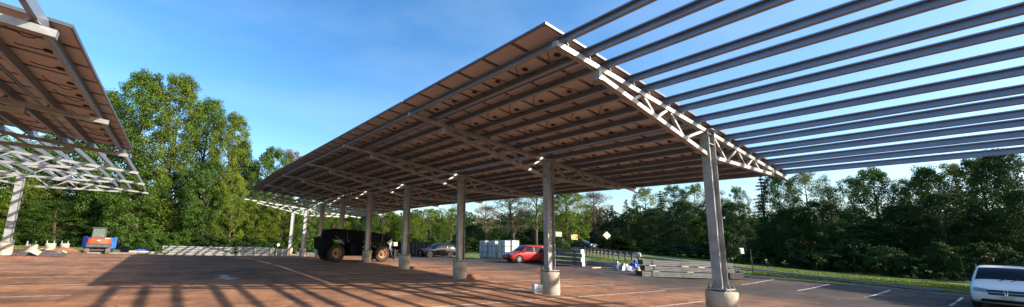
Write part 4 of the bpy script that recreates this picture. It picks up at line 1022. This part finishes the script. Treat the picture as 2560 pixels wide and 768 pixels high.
def tree(px_, depth, ytop, halfw, kind, leafm, label, name='tree', group=None, yb=None):
    base = along(px_, depth); zt_ = top_z(px_, ytop, base); h = zt_-base.z; w = halfw/FPX*depth
    _cnt[0] += 1; v = _cnt[0] % 3
    tm, cm, PHt, PWd = proto(kind, leafm, v)
    t = thing(name, label, 'bush' if kind == 'bush' else 'tree', base-Vector((0, 0, .05)), random.uniform(0, 2*PI), group)
    t.scale = (w/PWd, w/PWd, h/PHt)
    link('trunk', tm, t); link('crown', cm, t); return t
G1 = 'trees along the far left edge'; G2 = 'trees behind the far row of columns'; G3 = 'trees along the right bank'
L_ = [
 (-60, 52, 330, 95, 'broad', 'leaf_mid', 'leafy tree at the far left edge behind the left canopy', G1),
 (25, 56, 350, 90, 'broad', 'leaf_yel', 'yellow green tree behind the first white column on the left', G1),
 (110, 58, 300, 85, 'tall', 'leaf_mid', 'tree behind the bare white trusses, above the pier stubs', G1),
 (205, 60, 210, 85, 'tall', 'leaf_mid', 'tall tree seen past the corner of the left panels', G1),
 (290, 56, 158, 95, 'tall', 'leaf_mid', 'tallest left tree, left half of the twin crown above the excavator', G1),
 (385, 57, 168, 88, 'tall', 'leaf_yel', 'tallest left tree, right half of the twin crown', G1),
 (475, 60, 236, 72, 'tall', 'leaf_mid', 'tall tree stepping down right of the tallest crown', G1),
 (545, 58, 275, 58, 'tall', 'leaf_yel', 'tall slim yellow green tree left of the blue gap', G1),
 (580, 60, 345, 40, 'broad', 'leaf_dark', 'shorter tree hugging the right side of the slim tall tree', G1),
 (30, 53, 455, 60, 'broad', 'leaf_yel', 'low yellowish tree behind the white column on the left', G1),
 (130, 53, 500, 70, 'broad', 'leaf_mid', 'spreading low tree left of the excavator', G1),
 (225, 58, 430, 55, 'broad', 'leaf_dark', 'dark tree directly behind the excavator', G1),
 (330, 54, 420, 70, 'broad', 'leaf_mid', 'bright green mid height tree right of the excavator', G1),
 (420, 57, 430, 50, 'broad', 'leaf_dark', 'dark tree above the left end of the long beam stack', G1),
 (500, 55, 400, 55, 'broad', 'leaf_mid', 'dense green tree behind the middle of the long beam stack', G1),
 (570, 56, 430, 45, 'broad', 'leaf_yel', 'leafy tree above the gap between the two beam stacks', G1),
 (655, 62, 366, 62, 'broad', 'leaf_mid', 'round crowned tree touching the far roof corner', G1),
 (715, 66, 372, 52, 'open', 'leaf_pink', 'pale brownish green tree rising over the far roof corner', G1),
 (615, 60, 400, 40, 'broad', 'leaf_dark', 'dark tree between the tall trees and the round crowned one', G1),
 (640, 58, 470, 48, 'broad', 'leaf_yel', 'yellow green tree behind the middle beam stack', G1),
 (700, 59, 480, 45, 'broad', 'leaf_yel', 'yellow green tree behind the small blank sign', G1),
 (765, 60, 470, 45, 'broad', 'leaf_mid', 'tree framed by the last two white columns', G2),
 (830, 62, 490, 45, 'broad', 'leaf_yel', 'tree behind the left end of the telehandler boom', G2),
 (895, 64, 500, 45, 'broad', 'leaf_yel', 'tree above the middle of the telehandler boom', G2),
 (960, 62, 505, 50, 'broad', 'leaf_yel', 'bright yellow green tree above the telehandler forks', G2),
 (1025, 62, 530, 38, 'broad', 'leaf_yel', 'bright green tree right of the fourth column from the front', G2),
 (1075, 76, 520, 45, 'open', 'leaf_yel', 'thin yellowish tree above the dark dumpster', G2),
 (1125, 78, 505, 45, 'sparse', 'leaf_yel', 'half bare tree above the black suv', G2),
 (1105, 70, 560, 40, 'open', 'leaf_yel', 'low thin tree right behind the black suv', G2),
 (1180, 66, 562, 38, 'broad', 'leaf_dark', 'dark rounded evergreen right of the third column', G2),
 (1215, 84, 500, 40, 'sparse', 'leaf_pink', 'distant half bare tree left of the big pinkish one', G2),
 (1245, 74, 570, 35, 'open', 'leaf_mid', 'low tree right behind the white cartons', G2),
 (1285, 62, 462, 75, 'sparse', 'leaf_pink', 'wide pinkish brown budding tree above the cartons', G2),
 (1340, 60, 440, 55, 'sparse', 'leaf_mid', 'tall many stemmed tree just left of the second column', G2),
 (1300, 68, 585, 45, 'bush', 'leaf_dark', 'dark bush behind the red minivan', G2),
 (1350, 70, 580, 45, 'bush', 'leaf_dark', 'dark bush behind the second column', G2),
 (1215, 66, 600, 40, 'bush', 'leaf_dark', 'dark bush behind the left end of the cartons', G2),
 (1415, 66, 470, 55, 'broad', 'leaf_yel', 'golden green tree right of the second column', G3),
 (1375, 72, 500, 40, 'open', 'leaf_yel', 'yellowish tree hidden behind the second column', G3),
 (1490, 84, 462, 52, 'sparse', 'leaf_pink', 'pinkish brown tree above the diamond sign road', G3),
 (1470, 84, 510, 35, 'sparse', 'leaf_pink', 'small pinkish tree between the golden tree and the conifers', G3),
 (1405, 56, 600, 22, 'bush', 'leaf_mid', 'low green bush beside the square sign back', G3),
 (1500, 92, 545, 40, 'conifer', 'leaf_con', 'dark conifer rising behind the white car', G3),
 (1535, 80, 512, 35, 'conifer', 'leaf_con', 'dark conifer above the diamond sign', G3),
 (1572, 80, 496, 32, 'conifer', 'leaf_con', 'taller dark conifer right of the diamond sign', G3),
 (1618, 84, 468, 42, 'open', 'leaf_yel', 'light yellow green tree above the blue tarp', G3),
 (1660, 74, 474, 28, 'conifer', 'leaf_con', 'thin pointed conifer above the left of the long stack', G3),
 (1700, 74, 462, 45, 'open', 'leaf_mid', 'light leafy tree left of the front column', G3),
 (1745, 72, 458, 42, 'open', 'leaf_yel', 'leafy tree just left of the front column head', G3),
 (1640, 68, 520, 45, 'broad', 'leaf_dark', 'dark mid height tree behind the blue tarp', G3),
 (1720, 62, 500, 50, 'broad', 'leaf_dark', 'dark mid height tree behind the middle of the long stack', G3),
 (1795, 62, 500, 45, 'broad', 'leaf_mid', 'dim tree directly behind the front column', G3),
 (1810, 66, 470, 34, 'sparse', 'leaf_mid', 'bare twiggy tree right of the front column', G3),
 (1862, 62, 464, 30, 'open', 'leaf_mid', 'slim pale tree left of the end of the front truss', G3),
 (1840, 54, 505, 45, 'broad', 'leaf_dark', 'dark low tree above the two white sign plates', G3),
 (1920, 56, 432, 40, 'conifer', 'leaf_con', 'broad dark conifer below the end of the front truss', G3),
 (1965, 55, 420, 42, 'broad', 'leaf_mid', 'tree top right of the front truss end', G3),
 (2030, 54, 425, 50, 'open', 'leaf_yel', 'yellowish tree under the lowest purlin', G3),
 (2095, 52, 428, 40, 'sparse', 'leaf_mid', 'twiggy half bare tree with sky behind it', G3),
 (2150, 50, 440, 42, 'open', 'leaf_mid', 'light topped tree right of the twiggy one', G3),
 (2215, 46, 418, 55, 'broad', 'leaf_mid', 'broad dark green tree, the tallest left of the white minivan', G3),
 (2290, 46, 440, 50, 'open', 'leaf_mid', 'lower airy tree between two broad green ones', G3),
 (2350, 44, 412, 55, 'broad', 'leaf_mid', 'full green tree above the grass left of the white minivan', G3),
 (2425, 42, 400, 55, 'open', 'leaf_yel', 'pale leaved tree touching the lowest purlin near the right edge', G3),
 (2490, 40, 385, 60, 'broad', 'leaf_mid', 'tall leafy tree above the white minivan', G3),
 (2560, 38, 365, 65, 'broad', 'leaf_dark', 'dark tall tree cut by the right edge', G3),
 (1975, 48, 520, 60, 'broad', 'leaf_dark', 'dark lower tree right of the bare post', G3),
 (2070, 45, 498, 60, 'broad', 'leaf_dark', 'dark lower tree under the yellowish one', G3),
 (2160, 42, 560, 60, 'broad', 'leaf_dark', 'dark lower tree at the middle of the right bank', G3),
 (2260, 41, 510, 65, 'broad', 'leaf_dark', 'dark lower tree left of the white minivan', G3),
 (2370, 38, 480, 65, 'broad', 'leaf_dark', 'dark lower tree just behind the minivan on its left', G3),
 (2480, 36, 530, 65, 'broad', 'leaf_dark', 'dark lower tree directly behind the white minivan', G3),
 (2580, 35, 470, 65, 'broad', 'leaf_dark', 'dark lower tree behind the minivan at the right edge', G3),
]
for (a, d, y, hw_, k, lm_, lb, g) in L_: tree(a, d, y, hw_, k, lm_, lb, {'conifer': 'conifer_tree', 'bush': 'bush', 'sparse': 'budding_tree', 'tall': 'broadleaf_tree', 'open': 'leafy_tree', 'broad': 'broadleaf_tree'}[k], g)
# undergrowth bushes
ub = [(-20, 50, 575), (70, 54, 592), (180, 54, 596), (375, 52, 590), (440, 53, 594), (520, 54, 592), (600, 55, 596), (670, 57, 592), (740, 58, 594), (810, 60, 592), (880, 60, 595), (950, 60, 595), (1020, 62, 590), (1100, 64, 595), (1160, 62, 600)]
un = ['at the far left edge', 'behind the pier stubs', 'left of the excavator', 'right of the dark bin', 'at the left end of the long beam stack', 'behind the centre of the long beam stack', 'behind the gap between beam stacks', 'behind the middle beam stack', 'behind the last white column', 'left of the telehandler', 'behind the telehandler chassis', 'behind the telehandler front wheel', 'behind the dark dumpster', 'behind the black suv', 'between the suv and the cartons']
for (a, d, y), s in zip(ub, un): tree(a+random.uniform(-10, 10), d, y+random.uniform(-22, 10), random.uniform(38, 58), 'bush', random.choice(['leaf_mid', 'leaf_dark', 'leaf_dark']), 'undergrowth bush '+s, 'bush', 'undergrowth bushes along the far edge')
rb = [(1515, 74, 592), (1580, 70, 595), (1640, 62, 600), (1700, 56, 605), (1760, 52, 605), (1830, 48, 610), (1900, 44, 615), (1975, 42, 620), (2050, 39, 622), (2120, 37, 625), (2190, 35, 625), (2270, 33, 628), (2350, 32, 630), (2430, 31, 632), (2520, 30, 635)]
rn = ['right of the white car', 'behind the guardrail end', 'above the left end of the long stack', 'above the middle of the long stack', 'left of the front column', 'right of the front column', 'right of the bare post', 'under the dark conifer', 'under the yellowish tree', 'under the twiggy tree', 'under the light topped tree', 'under the tallest broad tree', 'left of the white minivan', 'behind the left side of the white minivan', 'behind the roof of the white minivan']
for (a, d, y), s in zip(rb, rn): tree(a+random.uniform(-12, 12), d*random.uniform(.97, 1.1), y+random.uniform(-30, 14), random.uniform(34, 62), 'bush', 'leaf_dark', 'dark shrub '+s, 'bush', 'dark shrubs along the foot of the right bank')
# the same wood goes on to the south-east beyond the frame and shades the kerb
for i, (X, Y, h_) in enumerate(((51, -5, 10), (45, -8, 8), (55, -16, 11), (48, -15, 11), (45, -20, 12), (51, -23, 14), (46, -28, 12), (53, -32, 14), (47, -36, 13), (58, -22, 14), (42, -14, 9), (42, -25, 9))):
    tm, cm, PHt, PWd = proto('broad', 'leaf_dark', i % 3); t = thing('broadleaf_tree', 'leafy tree of the wood south of the white minivan', 'tree', (X, Y, TZ(X, Y)-.05), i, 'wood beyond the right edge'); t.scale = (.85, .85, h_/PHt); link('trunk', tm, t); link('crown', cm, t)
# far woodland mass closing the gaps behind everything
def far_wood():
    nr = np.random.RandomState(5); P = []; U = []
    for k in range(150):
        a = math.radians(-35+125*k/149); R = 105+nr.uniform(-8, 14); c = np.array([math.sin(a)*R, math.cos(a)*R, 0]); c[2] = TZ(c[0], c[1]); hh = nr.uniform(6, 9.5)
        for j in range(9):
            cc = c+np.array([nr.uniform(-2.5, 2.5), nr.uniform(-2.5, 2.5), hh*(j+.5)/9]); n = 130; u = nr.normal(size=(n, 3)); u /= np.linalg.norm(u, axis=1)[:, None]; P.append(u*np.array([2.3, 2.3, 1.1])*nr.uniform(.5, 1.1, (n, 1))+cc); U.append(u)
    P = np.concatenate(P); U = np.concatenate(U); n = len(P)
    nrm = U+nr.normal(size=(n, 3))*.6; nrm /= np.linalg.norm(nrm, axis=1)[:, None]; t1 = np.cross(nrm, nr.normal(size=(n, 3))); t1 /= np.linalg.norm(t1, axis=1)[:, None]; t2 = np.cross(nrm, t1); sz = .32*nr.uniform(.6, 1.3, n)[:, None]
    q = np.stack([P-t1*sz, P-t2*sz*.7, P+t1*sz, P+t2*sz*.7], axis=1).reshape(-1, 3); me = bpy.data.meshes.new('woodland'); me.vertices.add(4*n); me.vertices.foreach_set('co', q.ravel()); me.loops.add(4*n); me.loops.foreach_set('vertex_index', np.arange(4*n, dtype=np.int32))
    me.polygons.add(n); me.polygons.foreach_set('loop_start', np.arange(0, 4*n, 4, dtype=np.int32)); me.polygons.foreach_set('loop_total', np.full(n, 4, dtype=np.int32)); me.update(); me.validate(); me.materials.append(M['leaf_dark'])
    o = link('woodland', me); o['kind'] = 'stuff'; tag(o, 'distant wooded horizon behind all the nearer trees', 'woodland')
far_wood()
# grass tufts on the verges
def tufts():
    nr = np.random.RandomState(9); pts = []
    for (x0, x1, ya, yb_, n) in ((1470, 1610, 645, 662, 2500), (1880, 2440, None, None, 9000), (20, 200, 608, 622, 1500), (1560, 2000, 648, 668, 2500)):
        for _ in range(n):
            x = nr.uniform(x0, x1)
            if ya is None: yy = 690+(x-1880)*.088-nr.uniform(3, 26)
            else: yy = nr.uniform(ya, yb_)+(x-x0)*(.05 if x0 > 1000 else 0)
            p = ground_at(x, yy); 
            if any((p-r).length < 0 for r in ()): continue
            pts.append((p.x, p.y, p.z-.075))
    P = np.array(pts); n = len(P); a = nr.uniform(0, 2*PI, n); w = nr.uniform(.02, .06, n); h = nr.uniform(.04, .12, n)
    d = np.stack([np.cos(a)*w, np.sin(a)*w, 0*a], 1); top = P+np.stack([nr.normal(size=n)*.03, nr.normal(size=n)*.03, h], 1)
    q = np.stack([P-d, P+d, top], 1).reshape(-1, 3); me = bpy.data.meshes.new('grass'); me.from_pydata(q.tolist(), [], [(3*i, 3*i+1, 3*i+2) for i in range(n)]); me.materials.append(M['grassblade'])
    o = link('grass', me); o['kind'] = 'stuff'; tag(o, 'short grass tufts on the verges beside the lot', 'grass')
tufts()

# ------------------------------------------------------------------ light
SUN = Vector((.509, -.758, .408)).normalized()
el = math.asin(SUN.z); az = math.atan2(SUN.x, SUN.y)
w = bpy.data.worlds.new('World'); scene.world = w; w.use_nodes = True; nt = w.node_tree
sky = nt.nodes.new('ShaderNodeTexSky'); sky.sky_type = 'NISHITA'; sky.sun_disc = False; sky.sun_elevation = el; sky.sun_rotation = az
sky.air_density = 1.0; sky.dust_density = 1.8; sky.ozone_density = 2.0
bg = nt.nodes['Background']; hs = nt.nodes.new('ShaderNodeHueSaturation'); hs.inputs['Saturation'].default_value = 1.32; nt.links.new(sky.outputs[0], hs.inputs['Color']); tcw = nt.nodes.new('ShaderNodeTexCoord'); mpw = nt.nodes.new('ShaderNodeMapping'); mpw.inputs['Scale'].default_value = (1.2, 2.4, 5.0); mpw.inputs['Rotation'].default_value = (0, .3, .7)
nw = nt.nodes.new('ShaderNodeTexNoise'); nw.inputs['Scale'].default_value = 1.6; nw.inputs['Detail'].default_value = 7; nw.inputs['Roughness'].default_value = .55
nt.links.new(tcw.outputs['Generated'], mpw.inputs['Vector']); nt.links.new(mpw.outputs[0], nw.inputs['Vector'])
rw = nt.nodes.new('ShaderNodeMapRange'); rw.inputs['From Min'].default_value = .42; rw.inputs['From Max'].default_value = .8; rw.inputs['To Min'].default_value = 0; rw.inputs['To Max'].default_value = .15; nt.links.new(nw.outputs['Fac'], rw.inputs['Value'])
mw = nt.nodes.new('ShaderNodeMix'); mw.data_type = 'RGBA'; mw.inputs['B'].default_value = (3.2, 3.9, 4.6, 1); nt.links.new(rw.outputs[0], mw.inputs['Factor']); nt.links.new(hs.outputs[0], mw.inputs['A']); nt.links.new(mw.outputs['Result'], bg.inputs['Color']); bg.inputs['Strength'].default_value = .15
sd = bpy.data.lights.new('sun', 'SUN'); sd.energy = 5.0; sd.angle = math.radians(.5); sd.color = (1.0, .90, .76)
so = bpy.data.objects.new('sun', sd); COL.objects.link(so); so.rotation_euler = SUN.to_track_quat('Z', 'Y').to_euler()
scene.view_settings.view_transform = 'Standard'; scene.view_settings.look = 'None'; scene.view_settings.exposure = 1.07; scene.view_settings.gamma = 1.0
scene.view_settings.use_curve_mapping = False
scene.render.engine = 'CYCLES'; scene.cycles.max_bounces = 6; scene.cycles.transparent_max_bounces = 4
